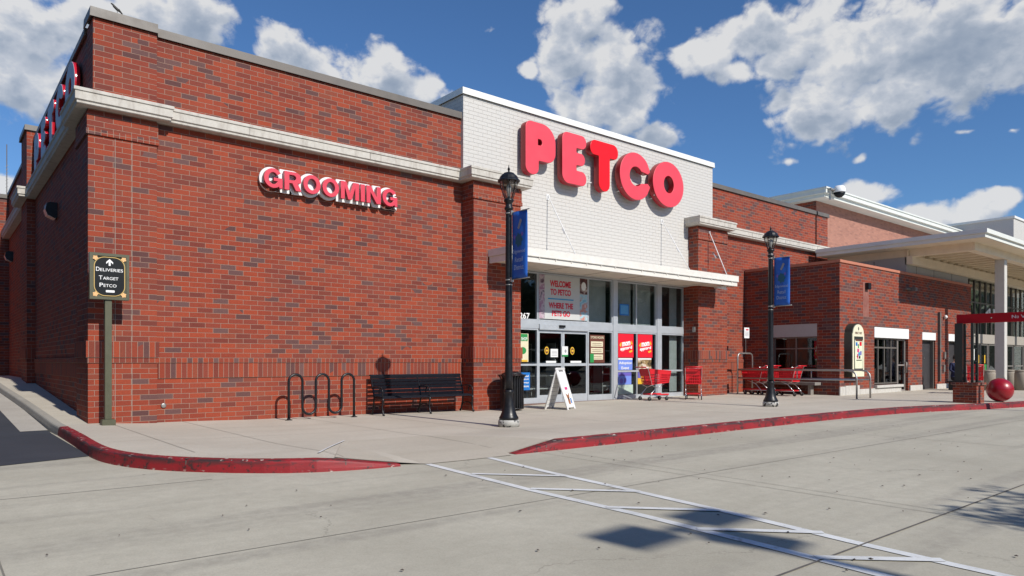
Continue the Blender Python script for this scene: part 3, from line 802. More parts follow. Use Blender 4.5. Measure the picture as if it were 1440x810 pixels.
band(SW, 0.02, 0.8128, 1.1176, 'soldier_m'); band(SW, 0.035, 1.1186, 1.2172, 'header')
SP = [(0.1, 10.95), (-0.1, 10.9), (-0.1, 9.4), (0.1, 9.4)]
band(SP, 0.035, 1.2192, 1.524, 'soldier_p')
for P in (PC, P2, P3):
    band(P, 0.02, 5.4356, 5.745, 'brick'); band(P, 0.035, 5.334, 5.4346, 'header')
# cornices
def cprof(s=1.0): return [(-0.02, 5.802), (0.19, 5.802), (0.205, 5.815), (0.205, 5.855), (0.235, 5.872), (0.235, 6.015), (0.255, 6.025), (0.255, 6.075), (0.245, 6.085), (-0.02, 6.11)]
c1 = [(0.1, 18.1), (0.1, 10.9), (-0.1, 10.9), (-0.1, 9.4), (0.1, 9.4), (0.1, 1.28), (0.0, 1.28), (0, 0), (1.16, 0), (1.16, 0.1), (8.5, 0.1), (8.5, -0.4), (10.08, -0.4), (10.08, 0.0)]
sweep(c1, cprof()).build('cornice', 'cornice', B)
sweep([(18.04, 0.0), (18.04, -0.4), (19.75, -0.4), (19.75, 0.1), (28.17, 0.1), (28.17, 1.5)], cprof()).build('cornice', 'cornice', B)
# joints across the cornice
for x, w in ((2.9, 0.008), (5.7, 0.008), (21.8, 0.02), (24.2, 0.02), (26.8, 0.02)): MB().box(x, x + w, -0.137, 0.02, 5.875, 6.01).build('cornice_joint', 'joint', B)
# copings
def coping(path, z0, z1, mat='coping', o=0.05, w=0.5):
    return sweep(path, [(-w, z0 + 0.02), (-w, z1 - 0.02), (o, z1 + 0.0), (o + 0.01, z0), (o - 0.012, z0), (o - 0.02, z1 - 0.05)]).build('coping', mat, B)
coping([(0.08, 0.66), (0.08, 0.0), (1.17, 0.0)], 7.50, 7.675)
coping([(1.19, 0.1), (8.455, 0.1)], 7.47, 7.64)
coping([(0.1, 9.38), (0.1, 0.72)], 7.42, 7.56); coping([(0.1, 18.1), (0.1, 10.95)], 7.42, 7.56)
coping([(0.3, 10.9), (-0.1, 10.9), (-0.1, 9.4), (0.3, 9.4)], 7.75, 7.9, w=0.2)
coping([(19.46, 0.1), (27.08, 0.1)], 7.44, 7.60); coping([(27.2, 0.1), (28.17, 0.1), (28.17, 1.5)], 7.44, 7.60)
coping([(8.46, 3.0), (8.46, 0.0), (19.45, 0.0), (19.45, 3.0)], 8.10, 8.27, 'white_coping')
MB().box(8.7, 19.2, 0.3, 3.0, 8.1, 8.2).build('roof', 'roof', B)
# storefront
Y0, Y1 = 0.205, 0.285
def window(x0, x1, z0, z1, cols=(), rows=(), w=0.045, pane='glass', frame='alum', y0=Y0, y1=Y1, parent=B, name='window', label=None, wb=None):
    mb = MB(); wb = wb or w
    mb.box(x0, x0 + w, y0, y1, z0, z1).box(x1 - w, x1, y0, y1, z0, z1).box(x0 + w, x1 - w, y0, y1, z1 - w, z1).box(x0 + w, x1 - w, y0, y1, z0, z0 + wb)
    for c in cols: mb.box(c - w / 2, c + w / 2, y0 + 0.003, y1 - 0.003, z0 + wb, z1 - w)
    for r in rows: mb.box(x0 + w, x1 - w, y0 + 0.006, y1 - 0.006, r - 0.028, r + 0.028)
    o = mb.build(name, frame, parent)
    if label: o['label'] = label
    MB().box(x0 + w * 0.5, x1 - w * 0.5, (y0 + y1) / 2 - 0.004, (y0 + y1) / 2 + 0.004, z0 + wb * 0.5, z1 - w * 0.5).build('pane', pane, o)
    return o
window(10.085, 11.25, -0.12, 2.09, rows=(1.05,), wb=0.22)
window(13.285, 14.40, -0.10, 2.09, rows=(1.05,), wb=0.22)
window(14.60, 16.57, -0.09, 2.09, cols=(15.57,), rows=(0.83,), wb=0.16)
window(16.80, 18.035, -0.08, 2.09, rows=(0.83,), wb=0.16)
window(10.085, 11.25, 2.31, 3.71); window(11.255, 13.28, 2.31, 3.71); window(13.285, 14.40, 2.31, 3.71)
window(14.60, 16.57, 2.29, 3.71, cols=(15.55,), pane='glass'); window(16.80, 18.035, 2.29, 3.71)
fr = MB(); fr.box(14.402, 14.598, Y0 - 0.03, Y1, -0.12, 3.715).box(16.572, 16.798, Y0 - 0.03, Y1, -0.12, 3.715)
fr.box(10.085, 14.40, Y0 - 0.012, Y1, 2.092, 2.308).box(14.60, 16.57, Y0 - 0.012, Y1, 2.092, 2.288).box(16.80, 18.035, Y0 - 0.012, Y1, 2.092, 2.288)
fr.build('storefront_frame', 'alum', B)
sl = MB()
sl.box(11.27, 13.27, 0.15, 0.19, 2.06, 2.22); sl.build('door_header', 'alum', B)
for (a, b) in ((11.255, 12.235), (12.245, 13.28)):
    d = MB(); y0, y1 = 0.215, 0.26
    d.box(a, a + 0.06, y0, y1, -0.08, 2.06).box(b - 0.06, b, y0, y1, -0.08, 2.06).box(a + 0.06, b - 0.06, y0, y1, 1.97, 2.06).box(a + 0.06, b - 0.06, y0, y1, -0.08, 0.17).box(a + 0.06, b - 0.06, y0 + 0.004, y1 - 0.004, 1.01, 1.09)
    dd = d.build('sliding_door', 'alum', B)
    MB().box(a + 0.03, b - 0.03, 0.235, 0.243, 0.1, 2.0).build('pane', 'glass', dd)
    MB().box(a + 0.30, b - 0.28, 0.205, 0.212, 1.10, 1.16).build('push_label', 'paper_white', dd)
MB().box(12.02, 12.24, 0.10, 0.15, 2.14, 2.21).build('door_sensor', 'sign_black', B)
MB().box(10.09, 18.03, 0.02, 0.32, -0.3, -0.055).build('threshold', simple('threshold_brown', (0.16, 0.10, 0.08), 0.7, var=0.2), B)
# interior
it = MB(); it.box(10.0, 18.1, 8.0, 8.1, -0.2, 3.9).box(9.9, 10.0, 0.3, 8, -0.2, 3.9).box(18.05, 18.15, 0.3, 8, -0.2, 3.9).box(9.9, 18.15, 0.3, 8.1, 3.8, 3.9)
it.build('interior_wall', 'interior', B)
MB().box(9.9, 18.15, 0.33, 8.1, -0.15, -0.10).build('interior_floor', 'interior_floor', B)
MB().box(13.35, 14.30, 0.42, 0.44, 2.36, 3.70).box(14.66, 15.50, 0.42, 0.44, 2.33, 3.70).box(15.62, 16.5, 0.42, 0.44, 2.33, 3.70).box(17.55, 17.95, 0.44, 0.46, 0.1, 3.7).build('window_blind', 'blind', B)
for i, (x, y) in enumerate(((12.9, 1.9), (16.9, 2.4), (14.4, 3.4))):
    s = MB()
    for k in range(4): s.box(x - 0.6, x + 0.6, y, y + 0.45, 0.25 + 0.42 * k, 0.28 + 0.42 * k)
    s.box(x - 0.62, x - 0.6, y, y + 0.45, -0.1, 1.75).box(x + 0.6, x + 0.62, y, y + 0.45, -0.1, 1.75)
    s.build('display_shelf', 'shelf', B)
# entrance canopy
cn = MB(); cn.box(8.96, 19.06, -1.32, -0.405, 3.87, 4.05); cn.box(10.085, 18.035, -0.405, -0.005, 3.87, 4.05)
cn.box(9.0, 19.0, -1.30, -1.24, 3.70, 3.868); cn.box(9.0, 9.05, -1.24, -0.405, 3.70, 3.868); cn.box(18.95, 19.0, -1.24, -0.405, 3.70, 3.868)
cn.box(8.985, 19.03, -1.345, -1.32, 3.845, 3.868)
CN = cn.build('canopy', 'canopy', B, bevel=0.004)
sf = MB(); sf.box(9.05, 18.95, -1.24, -0.405, 3.74, 3.80).box(10.085, 18.035, -0.405, 0.2, 3.74, 3.80); sf.build('soffit', 'canopy_soffit', CN)
for x in (11.3, 12.9, 14.5, 16.1, 17.7): MB().box(x, x + 0.015, -1.24, 0.0, 3.735, 3.742).build('soffit_seam', 'joint', CN)
MB().box(10.15, 18.0, 0.10, 0.13, 3.728, 3.741).build('soffit_vent', 'joint', CN)
for i in range(17): x = 9.35 + i * 0.58; MB().box(x, x + 0.03, -1.325, -1.30, 3.80, 3.842).build('canopy_bolt', 'canopy', CN)
for (x, yw, zw) in ((11.42, 0.0, 5.86), (16.56, 0.0, 5.80), (18.62, -0.4, 5.62)):
    r = MB(); r.tube([(x, yw - 0.05, zw), (x, -1.15, 4.06)], 0.014, 6); r.box(x - 0.05, x + 0.05, yw - 0.02, yw, zw - 0.09, zw + 0.07); r.box(x - 0.015, x + 0.015, yw - 0.07, yw - 0.02, zw - 0.04, zw + 0.04)
    r.tube([(x, -0.62, 4.86), (x, -0.72, 4.70)], 0.022, 6)
    r.build('tie_rod', 'white', B)
# small fixtures on the facade
MB().lathe([(0.05, 0), (0.05, 0.02), (0.03, 0.025)], 14).build('hose_bib', 'galv', None)
hb = bpy.context.scene.objects['hose_bib']; hb.location = (1.30, 0.1, 0.28); hb.rotation_euler = (rad(90), 0, 0); tag(hb, 'small round metal water outlet low on the brick wall right of the corner pilaster', 'water outlet')
ic = MB(); ic.box(18.035 - 0.06, 18.035, -0.30, -0.20, 2.15, 2.33); o = ic.build('door_call_box', 'galv', None, bevel=0.01)
tag(o, 'small grey call box on the left face of the pilaster right of the entrance', 'call box')
dj = MB(); dj.box(18.4, 18.66, -1.1, -0.9, 3.62, 3.70).bar((18.3, -1.0, 3.64), (18.75, -1.05, 3.60), 0.05); o = dj.build('canopy_floodlight', 'white', None, bevel=0.01)
tag(o, 'small white floodlight under the right end of the white entrance canopy', 'floodlight')

# wall packs on the side wall
def wall_pack(name, y, z, label, fx=0.1):
    e = thing(name, label, 'wall lamp', (fx, y, z), 0, 'wall lamps on the shaded side wall')
    fr = (Vector((fx, y, z)), Vector((0, 0, 1)), Vector((-1, 0, 0)), Vector((0, 1, 0)))
    m = MB(); m.prism([(-0.17, 0), (0.19, 0), (0.19, 0.14), (0.16, 0.22), (0.0, 0.24), (-0.10, 0.2), (-0.17, 0.08)], fr, -0.2, 0.2); m.build('housing', 'black', e, bevel=0.012)
    m = MB(); m.prism([(-0.19, 0.04), (-0.12, 0.2), (0.02, 0.252), (0.02, 0.242), (-0.11, 0.195), (-0.175, 0.04)], fr, -0.16, 0.16); m.build('lens', 'frosted', e)
wall_pack('wall_lamp', 5.0, 4.72, 'black wedge shaped wall lamp nearer the corner on the shaded brick side wall')
wall_pack('wall_lamp', 16.5, 4.95, 'dark wall lamp at the far end of the side wall, at the photo edge', 0.1)
o = MB().box(0.085, 0.1, 1.45, 1.75, 1.92, 2.42).build('side_plaque', simple('side_plaque', (0.35, 0.2, 0.2), 0.6, var=0.3, vs=20), None); tag(o, 'narrow pale plaque on the shaded side wall just left of the corner pilaster', 'plaque')

# far wing at the end of the service lane
FW = thing('rear_wing', 'low brick wing seen beyond the far end of the side wall', 'building', (-4, 18, 0))
MB().box(-9, 0.3, 18.06, 24, -0.1, 7.35).build('wall', 'brick', FW); MB().box(-9, 0.3, 18.0, 24, 7.35, 7.5).build('coping', 'coping', FW)
AN = thing('radio_mast', 'thin distant lattice radio mast rising behind the far left wing', 'mast', (2.85, 58.7, 0))
m = MB(); m.tube([(2.85, 58.7, 0), (2.85, 58.7, 19.6)], 0.035, 6); m.build('mast', 'bronze_frame', AN)
m = MB()
for k in range(40): z = 6 + k * 0.3; m.bar((2.75, 58.7, z), (2.95, 58.7, z + 0.15), 0.03)
m.box(2.7, 3.0, 58.6, 58.8, 10.5, 10.7); m.build('lattice', 'grey_text', AN)

# ------------------------------------------------------------------ signs with letters
def petco_shapes():
    D = {}
    # unit height 1, widths are shares of the height
    P = rnd_poly([(0, 0), (0.32, 0), (0.32, 0.28), (0.74, 0.28), (0.74, 1.0), (0, 1.0)], [0.15, 0.15, 0.02, 0.337, 0.337, 0.13], 14)
    D['P'] = ([P, rnd_poly([(0.30, 0.575), (0.40, 0.575), (0.40, 0.69), (0.30, 0.69)], [0.01, 0.06, 0.06, 0.01], 6)], 0.74)
    E = rnd_poly([(0, 0), (0.66, 0), (0.66, 0.285), (0.385, 0.285), (0.385, 0.395), (0.62, 0.395), (0.62, 0.64), (0.385, 0.64), (0.385, 0.73), (0.66, 0.73), (0.66, 1.0), (0, 1.0)],
                 [0.17, 0.14, 0.14, 0.02, 0.02, 0.12, 0.12, 0.02, 0.02, 0.135, 0.135, 0.14], 9)
    D['E'] = ([E], 0.66)
    T = rnd_poly([(0.245, 0), (0.565, 0), (0.565, 0.70), (0.81, 0.70), (0.81, 1.0), (0, 1.0), (0, 0.70), (0.245, 0.70)], [0.16, 0.16, 0.02, 0.15, 0.15, 0.15, 0.15, 0.02], 10)
    D['T'] = ([T], 0.81)
    n = 44; a0, a1 = rad(28), rad(332)
    outer = [(0.45 + 0.45 * math.cos(a0 + (a1 - a0) * i / n), 0.5 + 0.5 * math.sin(a0 + (a1 - a0) * i / n)) for i in range(n + 1)]
    inner = [(0.46 + 0.185 * math.cos(rad(40) + (rad(320) - rad(40)) * i / n), 0.5 + 0.205 * math.sin(rad(40) + (rad(320) - rad(40)) * i / n)) for i in range(n + 1)]
    C = outer[2:-2] + [(0.865, 0.335), (0.80, 0.40)] + inner[::-1][0:] + [(0.80, 0.60), (0.865, 0.665)]
    cr = []
    D['C'] = ([C], 0.90)
    D['O'] = ([ell(0.48, 0.5, 0.48, 0.5, 48), ell(0.49, 0.5, 0.155, 0.19, 36)], 0.96)
    return D
PS = petco_shapes()
def big_letter(ch, fr, x0, x1, z0, z1, depth, gap, face, side, parent, bevel=0.012):
    loops, w = PS[ch]; sx = (x1 - x0) / w; sz = (z1 - z0)
    L = [[(x0 + q[0] * sx, z0 + q[1] * sz) for q in lp] for lp in loops]
    me = shape_mesh(L, depth, bevel); place_mesh(me, fr, gap); two_tone(me, fr, face, side)
    return link('letter', me, None, parent, True, fix=False)
S = thing('store_sign', 'big rounded red PETCO letters mounted high on the white brick parapet', 'sign', (13.8, 0, 6.2))
fr = FRONT(0, 0, 0)
for ch, a, b, z0, z1 in (('P', 10.30, 11.42, 6.30, 7.76), ('E', 11.68, 12.66, 6.27, 7.74), ('T', 12.82, 14.04, 6.26, 7.74), ('C', 14.12, 15.62, 6.22, 7.70), ('O', 15.70, 17.30, 6.22, 7.70)):
    L = big_letter(ch, fr, a, b, z0, z1, 0.22, 0.13, 'letter_face_new' if ch == 'T' else 'letter_face', 'letter_side', S)
    L['label'] = ('bright red letter ' if ch == 'T' else 'faded pinkish red letter ') + ch
    m = MB()
    for zz in (z0 + 0.25, z1 - 0.35): m.tube([(a + 0.25, -0.14, zz), (a + 0.25, 0.0, zz)], 0.02, 6)
    for q in (0.30, 0.36): m.box(a + (0.012 if ch in 'PET' else 0.14), a + (0.03 if ch in 'PET' else 0.16), -0.30, -0.26, z0 + q, z0 + q + 0.03)
    m.build('mounting_pin', 'white', L)
# side sign (faces the lane)
S2 = thing('side_store_sign', 'red PETCO letters seen nearly edge on above the side wall cornice', 'sign', (0.1, 3, 6.1))
frl = LEFT(0.1, 0, 0)
# reading direction is towards -Y: u = -Y
for ch, a, b in (('P', -8.1, -7.1), ('E', -6.6, -5.7), ('T', -5.3, -4.2), ('C', -3.9, -2.7), ('O', -2.45, -1.2)):
    L = big_letter(ch, frl, a, b, 6.22, 7.20, 0.10, 0.05, 'grey_back', 'letter_side_gloss', S2)
# GROOMING
G = thing('grooming_sign', 'raised red GROOMING letters on white backing on the brick wall', 'sign', (4.8, 0.1, 4.8))
def grotesk():
    D = {}
    D['O'] = ([ell(.41, .5, .41, .52, 44), ell(.41, .5, .205, .315, 36)], .82)
    def arc(cx, cy, rx, ry, a0, a1, n=34): return [(cx + rx * math.cos(rad(a0 + (a1 - a0) * k / n)), cy + ry * math.sin(rad(a0 + (a1 - a0) * k / n))) for k in range(n + 1)]
    D['G'] = ([arc(.41, .5, .41, .52, 36, 305) + [(.66, .10), (.68, 0), (.82, 0), (.82, .54), (.43, .54), (.43, .36), (.62, .36)] + arc(.41, .5, .205, .315, 322, 34)], .82)
    D['R'] = ([rnd_poly([(0, 0), (.22, 0), (.22, .38), (.36, .38), (.52, 0), (.78, 0), (.60, .42), (.76, .42), (.76, 1), (0, 1)], [0, 0, 0, 0, 0, 0, 0, .2, .28, 0], 8),
               rnd_poly([(.22, .55), (.53, .55), (.53, .83), (.22, .83)], [0, .13, .13, 0], 6)], .78)
    D['M'] = ([[(0, 0), (.20, 0), (.20, .70), (.37, 0), (.56, 0), (.73, .70), (.73, 0), (.93, 0), (.93, 1), (.645, 1), (.465, .34), (.285, 1), (0, 1)]], .93)
    D['I'] = ([rect(0, .22, 0, 1)], .22)
    D['N'] = ([[(0, 0), (.21, 0), (.21, .64), (.54, 0), (.77, 0), (.77, 1), (.56, 1), (.56, .36), (.23, 1), (0, 1)]], .77)
    return D
GD = grotesk()
def fat_mesh(loops, thick, off):
    cu = bpy.data.curves.new('s', 'CURVE'); cu.dimensions = '2D'; cu.fill_mode = 'BOTH'; cu.extrude = thick / 2
    for L in loops:
        n = len(L)
        area = sum(L[k][0] * L[(k + 1) % n][1] - L[(k + 1) % n][0] * L[k][1] for k in range(n)); sg = 1 if area > 0 else -1
        out = []
        for k in range(n):
            a = Vector(L[k - 1]); b = Vector(L[k]); c = Vector(L[(k + 1) % n]); d1 = (b - a); d2 = (c - b)
            if d1.length < 1e-5 or d2.length < 1e-5: out.append(tuple(b)); continue
            d1.normalize(); d2.normalize(); n1 = Vector((d1.y, -d1.x)) * sg; n2 = Vector((d2.y, -d2.x)) * sg; m_ = n1 + n2
            m_ = m_.normalized() if m_.length > 0.2 else n1
            q = b + m_ * (off / max(0.6, m_.dot(n1))); out.append(tuple(q))
        sp = cu.splines.new('POLY'); sp.points.add(n - 1); sp.use_cyclic_u = True
        for k, q in enumerate(out): sp.points[k].co = (q[0], q[1], 0, 1)
    me = curve_mesh(cu)
    for v in me.vertices: v.co.z += thick / 2
    return me
def char_sign(text, fr, x0, x1, z0, z1):
    h = z1 - z0; tot = sum(GD[c][1] for c in text); gap = 0.085
    sx = (x1 - x0) / (tot + gap * (len(text) - 1)); x = x0
    for i, c in enumerate(text):
        loops, w = GD[c]; L = [[(x + q[0] * sx, z0 + q[1] * h) for q in lp] for lp in loops]
        me = shape_mesh(L, 0.10, 0.004); place_mesh(me, fr, 0.14); two_tone(me, fr, 'groom_face', 'groom_side')
        o = link('letter', me, None, G, True, fix=False)
        bk = fat_mesh([L[0]] if c != 'O' and c != 'R' and c != 'G' else [L[0]], 0.05, 0.052); place_mesh(bk, fr, 0.055 + 0.0015 * (i % 2)); link('backing', bk, 'white', o, True, fix=False)
        x += (w + gap) * sx
char_sign('GROOMING', FRONT(0, 0.1, 0), 3.20, 6.42, 4.85, 5.25)
m = MB()
for x in (3.4, 4.2, 5.0, 5.9): m.box(x, x + 0.03, 0.04, 0.1, 4.9, 5.2)
m.build('mounting_bracket', 'white', G)

# ------------------------------------------------------------------ posters and stickers on the storefront glass
YG = 0.200
def poster(name, label, cat, x0, x1, z0, z1, mat, y=YG, group=None):
    e = thing(name, label, cat, ((x0 + x1) / 2, y, z0), 0, group)
    MB().box(x0, x1, y - 0.003, y, z0, z1).build('sheet', mat, e)
    return e, FRONT(0, y - 0.0035, 0)
e, f_ = poster('welcome_poster', 'wide pale poster reading WELCOME TO PETCO WHERE THE PETS GO over the doors', 'poster', 11.27, 13.26, 2.38, 3.66, 'poster_grey')
writing('WELCOME', f_, 11.70, 12.55, 3.33, 3.52, 'text_red', e, offset=0.04); writing('TO PETCO', f_, 11.72, 12.55, 3.09, 3.27, 'text_red', e, offset=0.04)
flat([rect(11.62, 12.66, 2.96, 2.995)], f_, 'line_blue', e, 0.001, name='rule')
writing('WHERE THE', f_, 11.65, 12.64, 2.70, 2.87, 'text_red', e, offset=0.04); writing('PETS GO', f_, 11.78, 12.52, 2.47, 2.64, 'text_red', e, offset=0.04)
flat([rect(11.28, 11.49, 2.39, 3.655)], f_, 'photo_l', e, 0.001, name='photo_strip'); flat([rect(12.93, 13.25, 3.18, 3.655)], f_, 'photo_d', e, 0.001, name='photo_strip'); flat([rect(12.93, 13.25, 2.39, 3.17)], f_, 'photo_r', e, 0.001, name='photo_strip')
flat([ell(13.09, 3.42, 0.10, 0.13, 20)], f_, 'paper_white', e, 0.003, name='photo_shape')
o = writing('267', FRONT(0, YG, 0), 10.54, 10.92, 2.35, 2.52, 'white', None, name='street_number', offset=0.02); tag(o, 'white street number 267 on the dark glass beside the brick pilaster', 'number')
e, f_ = poster('welcome_sticker', 'small blue sticker about leashed pets low on the left sidelight behind the trash can', 'sticker', 10.60, 10.93, 0.33, 0.83, 'blue')
for i, s in enumerate(('leashed', 'pets are', 'always', 'welcome')): writing(s, f_, 10.65, 10.88, 0.70 - i * 0.095, 0.76 - i * 0.095, 'white', e, offset=0.02)
e, f_ = poster('sale_poster', 'cream poster with green SHOP heading on the left sidelight', 'poster', 10.42, 10.87, 1.13, 1.93, 'paper_cream')
flat([rect(10.43, 10.84, 1.72, 1.92)], f_, 'green', e, 0.001, name='heading'); writing('SHOP', f_, 10.60, 10.82, 1.74, 1.83, 'white', e, 0.004); flat([ell(10.66, 1.45, 0.13, 0.1, 20)], f_, 'green', e, 0.001, name='emblem'); flat([rect(10.45, 10.84, 1.135, 1.19)], f_, 'yellow', e, 0.001, name='footer')
e, f_ = poster('hours_poster', 'brown bordered poster of cream panels on the glass right of the doors', 'poster', 13.36, 14.02, 1.10, 1.96, 'brown')
writing('STORE HOURS', f_, 13.40, 13.98, 1.85, 1.92, 'paper_cream', e)
for i in range(3): flat([rect(13.41, 13.94, 1.60 - i * 0.2, 1.76 - i * 0.2)], f_, 'paper_cream', e, 0.001, name='panel')
for i in range(3):
    for k in range(2): flat([rect(13.46, 13.88, 1.64 - i * 0.2 + k * 0.055, 1.655 - i * 0.2 + k * 0.055)], f_, 'brown', e, 0.003, name='text_line')
flat([rect(13.37, 13.53, 1.11, 1.38)], f_, 'green', e, 0.004, name='leaflet')
for i, (a, lab) in enumerate(((14.60, 'red poster with white slanted mom approved lettering on the left pane of the pair'), (15.60, 'red poster with white slanted mom approved lettering on the right pane of the pair'))):
    a0 = a + (0.05 if i == 0 else 0.0)
    e, f_ = poster('window_poster', lab, 'poster', a0, a0 + 0.74, 1.27, 2.03, 'poster_red', group='red posters on the storefront')
    me1 = text_mesh('mom', 0.002, 0.05); fit(me1, a0 + 0.18, a0 + 0.58, 1.64, 1.78)
    me2 = text_mesh('approved', 0.002, 0.05); fit(me2, a0 + 0.10, a0 + 0.66, 1.49, 1.63)
    for mm in (me1, me2):
        for v in mm.vertices: v.co.y += (v.co.x - a0 - 0.37) * 0.12
        place_mesh(mm, f_, 0.003); link('lettering', mm, 'white', e, True, fix=False)
    flat([[(a0 + 0.05, 1.66), (a0 + 0.13, 1.60), (a0 + 0.15, 1.72), (a0 + 0.18, 1.76), (a0 + 0.11, 1.73)]], f_, 'yellow', e, 0.001, name='spark'); flat([[(a0 + 0.55, 1.42), (a0 + 0.68, 1.46), (a0 + 0.66, 1.52), (a0 + 0.50, 1.47)]], f_, 'yellow', e, 0.001, name='spark'); flat([[(a0 + 0.60, 1.70), (a0 + 0.64, 1.82), (a0 + 0.69, 1.70)]], f_, 'yellow', e, 0.001, name='spark')
e, f_ = poster('adoption_poster', 'blue poster reading Adoption Event under the left red poster', 'poster', 14.65, 15.33, 0.87, 1.25, 'poster_blue')
flat([rect(14.65, 15.33, 1.20, 1.25)], f_, 'paper_white', e, 0.001, name='border'); writing('Adoption', f_, 14.68, 15.30, 1.03, 1.14, 'white', e, 0.003, offset=0.02); writing('Event', f_, 14.80, 15.16, 0.89, 0.98, 'white', e, 0.003, offset=0.02)
e, f_ = poster('pet_poster', 'violet and blue poster with round pet pictures low on the left pane', 'poster', 14.65, 15.28, 0.40, 0.79, 'poster_blue')
flat([rect(14.66, 15.27, 0.68, 0.785)], f_, 'violet', e, 0.001, name='heading'); flat([ell(14.80, 0.52, 0.08, 0.085, 18)], f_, 'violet', e, 0.001, name='emblem'); flat([ell(14.98, 0.53, 0.06, 0.08, 18)], f_, 'violet', e, 0.001, name='emblem')
e, f_ = poster('notice_sheet', 'pale green sheet at the bottom of the left pane under the violet poster', 'notice', 14.65, 15.36, 0.09, 0.395, 'pale_green')
e, f_ = poster('dog_poster', 'poster with a dog picture under the right red poster', 'poster', 15.60, 16.28, 0.87, 1.25, 'photo_dog'); flat([rect(15.60, 16.28, 1.20, 1.25)], f_, 'paper_white', e, 0.001, name='border')
e, f_ = poster('yellow_leaflet', 'yellow and violet leaflet low on the right pane behind the cart', 'leaflet', 15.60, 15.9, 0.40, 0.79, 'yellow'); flat([rect(15.60, 15.75, 0.6, 0.79)], f_, 'violet', e, 0.001, name='corner')
e, f_ = poster('hanging_card', 'small blue card hanging inside the upper window right of the wide mullion', 'card', 14.72, 15.16, 2.62, 2.98, 'blue'); flat([rect(14.76, 15.12, 2.66, 2.94)], f_, simple('card_blue', (0.08, 0.30, 0.55), 0.5, var=0.1), e, 0.001, name='inset')
for i, (x, lab) in enumerate(((11.58, 'round yellow sticker on the left sliding door'), (12.62, 'round yellow sticker on the right sliding door'))):
    e = thing('round_sticker', lab, 'sticker', (x, 0.2, 1.46), 0, 'round yellow door stickers'); f_ = FRONT(0, 0.205, 0)
    flat([ell(x, 1.46, 0.085, 0.115, 28)], f_, 'yellow', e, 0, name='disc'); flat([ell(x, 1.46, 0.06, 0.085, 28)], f_, 'brown', e, 0.0035, name='emblem'); flat([ell(x, 1.46, 0.045, 0.03, 20)], f_, 'yellow', e, 0.007, name='band')
e, f_ = poster('door_notice', 'white paper notice with grey print on the left sliding door', 'notice', 11.73, 12.02, 1.27, 1.51, 'paper_white')
for k in range(4): flat([rect(11.77, 11.98, 1.32 + k * 0.04, 1.33 + k * 0.04)], f_, 'grey_text', e, 0.001, name='text_line')
e, f_ = poster('pet_notice', 'white and green notice with pet outline on the right sliding door', 'notice', 12.19, 12.43, 1.29, 1.59, 'paper_white'); flat([rect(12.19, 12.43, 1.29, 1.34)], f_, 'green', e, 0.001, name='footer'); flat([ell(12.33, 1.45, 0.04, 0.05, 14)], f_, 'grey_text', e, 0.001, name='emblem')

# ------------------------------------------------------------------ brick annex on the right
AX, AY = 21.65, -3.54
A = thing('brick_annex', 'low projecting brick block with terracotta cap right of the store', 'building', (28, -3.54, 0))
holes = [(24.31, 27.30, 0.27, 2.42), (28.67, 30.02, -0.4, 2.33), (31.48, 32.75, -0.4, 2.33), (26.55, 27.30, -0.4, 0.27)]
w = MB(); wall_holes(w, AX, 34.2, ZB, 4.52, holes, lambda a, b, c, d: w.box(a, b, AY, AY + 0.35, c, d)); w.build('wall', 'brick_b', A)
w = MB(); wall_holes(w, AY + 0.35, 0.08, ZB, 4.52, [(-2.75, -1.08, 0.48, 2.47)], lambda a, b, c, d: w.box(AX, AX + 0.35, a, b, c, d)); w.build('wall', 'brick_b', A)
MB().box(AX - 0.04, 34.24, AY - 0.04, AY + 0.39, 4.52, 4.62).box(AX - 0.04, AX + 0.39, AY + 0.39, 0.06, 4.52, 4.62).build('wall_cap', 'cap', A, bevel=0.008)
MB().box(AX + 0.35, 34.2, AY + 0.35, 0.08, 4.3, 4.4).build('roof', 'roof', A)
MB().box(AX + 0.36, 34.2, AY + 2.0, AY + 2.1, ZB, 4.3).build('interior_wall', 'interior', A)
MB().box(AX + 0.01, AX + 0.03, -2.75, -1.08, 2.02, 2.47).build('window_lintel', simple('lintel_beige', (0.42, 0.40, 0.37), 0.6, var=0.05), A)
wd = MB(); 
for (a, b, c, d) in ((-2.75, -2.70, 0.48, 2.02), (-1.13, -1.08, 0.48, 2.02), (-1.96, -1.91, 0.48, 2.02)): wd.box(AX + 0.08, AX + 0.14, a, b, c, d)
for z in (0.48, 1.58, 1.97): wd.box(AX + 0.085, AX + 0.135, -2.75, -1.08, z, z + 0.045)
wn = wd.build('window', 'bronze_frame', A); MB().box(AX + 0.105, AX + 0.112, -2.73, -1.10, 0.5, 2.0).build('pane', 'glass_dark', wn)
MB().box(24.29, 27.32, AY - 0.02, AY + 0.05, 2.02, 2.40).build('window_lintel', 'white', A)
window(24.32, 26.55, 0.30, 2.02, cols=(24.88, 25.42, 26.0), rows=(1.66,), w=0.05, pane='glass_dark', frame='bronze_frame', y0=AY + 0.1, y1=AY + 0.18, parent=A)
window(26.56, 27.28, -0.02, 2.02, rows=(1.0,), w=0.07, pane='glass_dark', frame=simple('taupe_frame', (0.24, 0.21, 0.19), 0.45), y0=AY + 0.1, y1=AY + 0.18, parent=A, name='door')
MB().tube([(27.22, AY + 0.09, 0.7), (27.22, AY + 0.02, 0.72), (27.22, AY + 0.02, 1.1), (27.22, AY + 0.09, 1.12)], 0.015, 6).build('door_handle', 'galv', A)
MB().box(24.28, 26.60, AY - 0.12, AY + 0.06, 0.17, 0.27).build('window_sill', 'base_stone', A, bevel=0.01)
for a, b, z in ((AX - 0.05, 21.99, 0.28), (22.0, 23.05, 0.30), (23.06, 26.55, 0.165), (27.40, 28.6, 0.20), (30.1, 31.4, 0.2)): MB().box(a, b, AY - 0.05, AY + 0.001, -0.2, z).build('stone_base', 'base_stone', A, bevel=0.008)
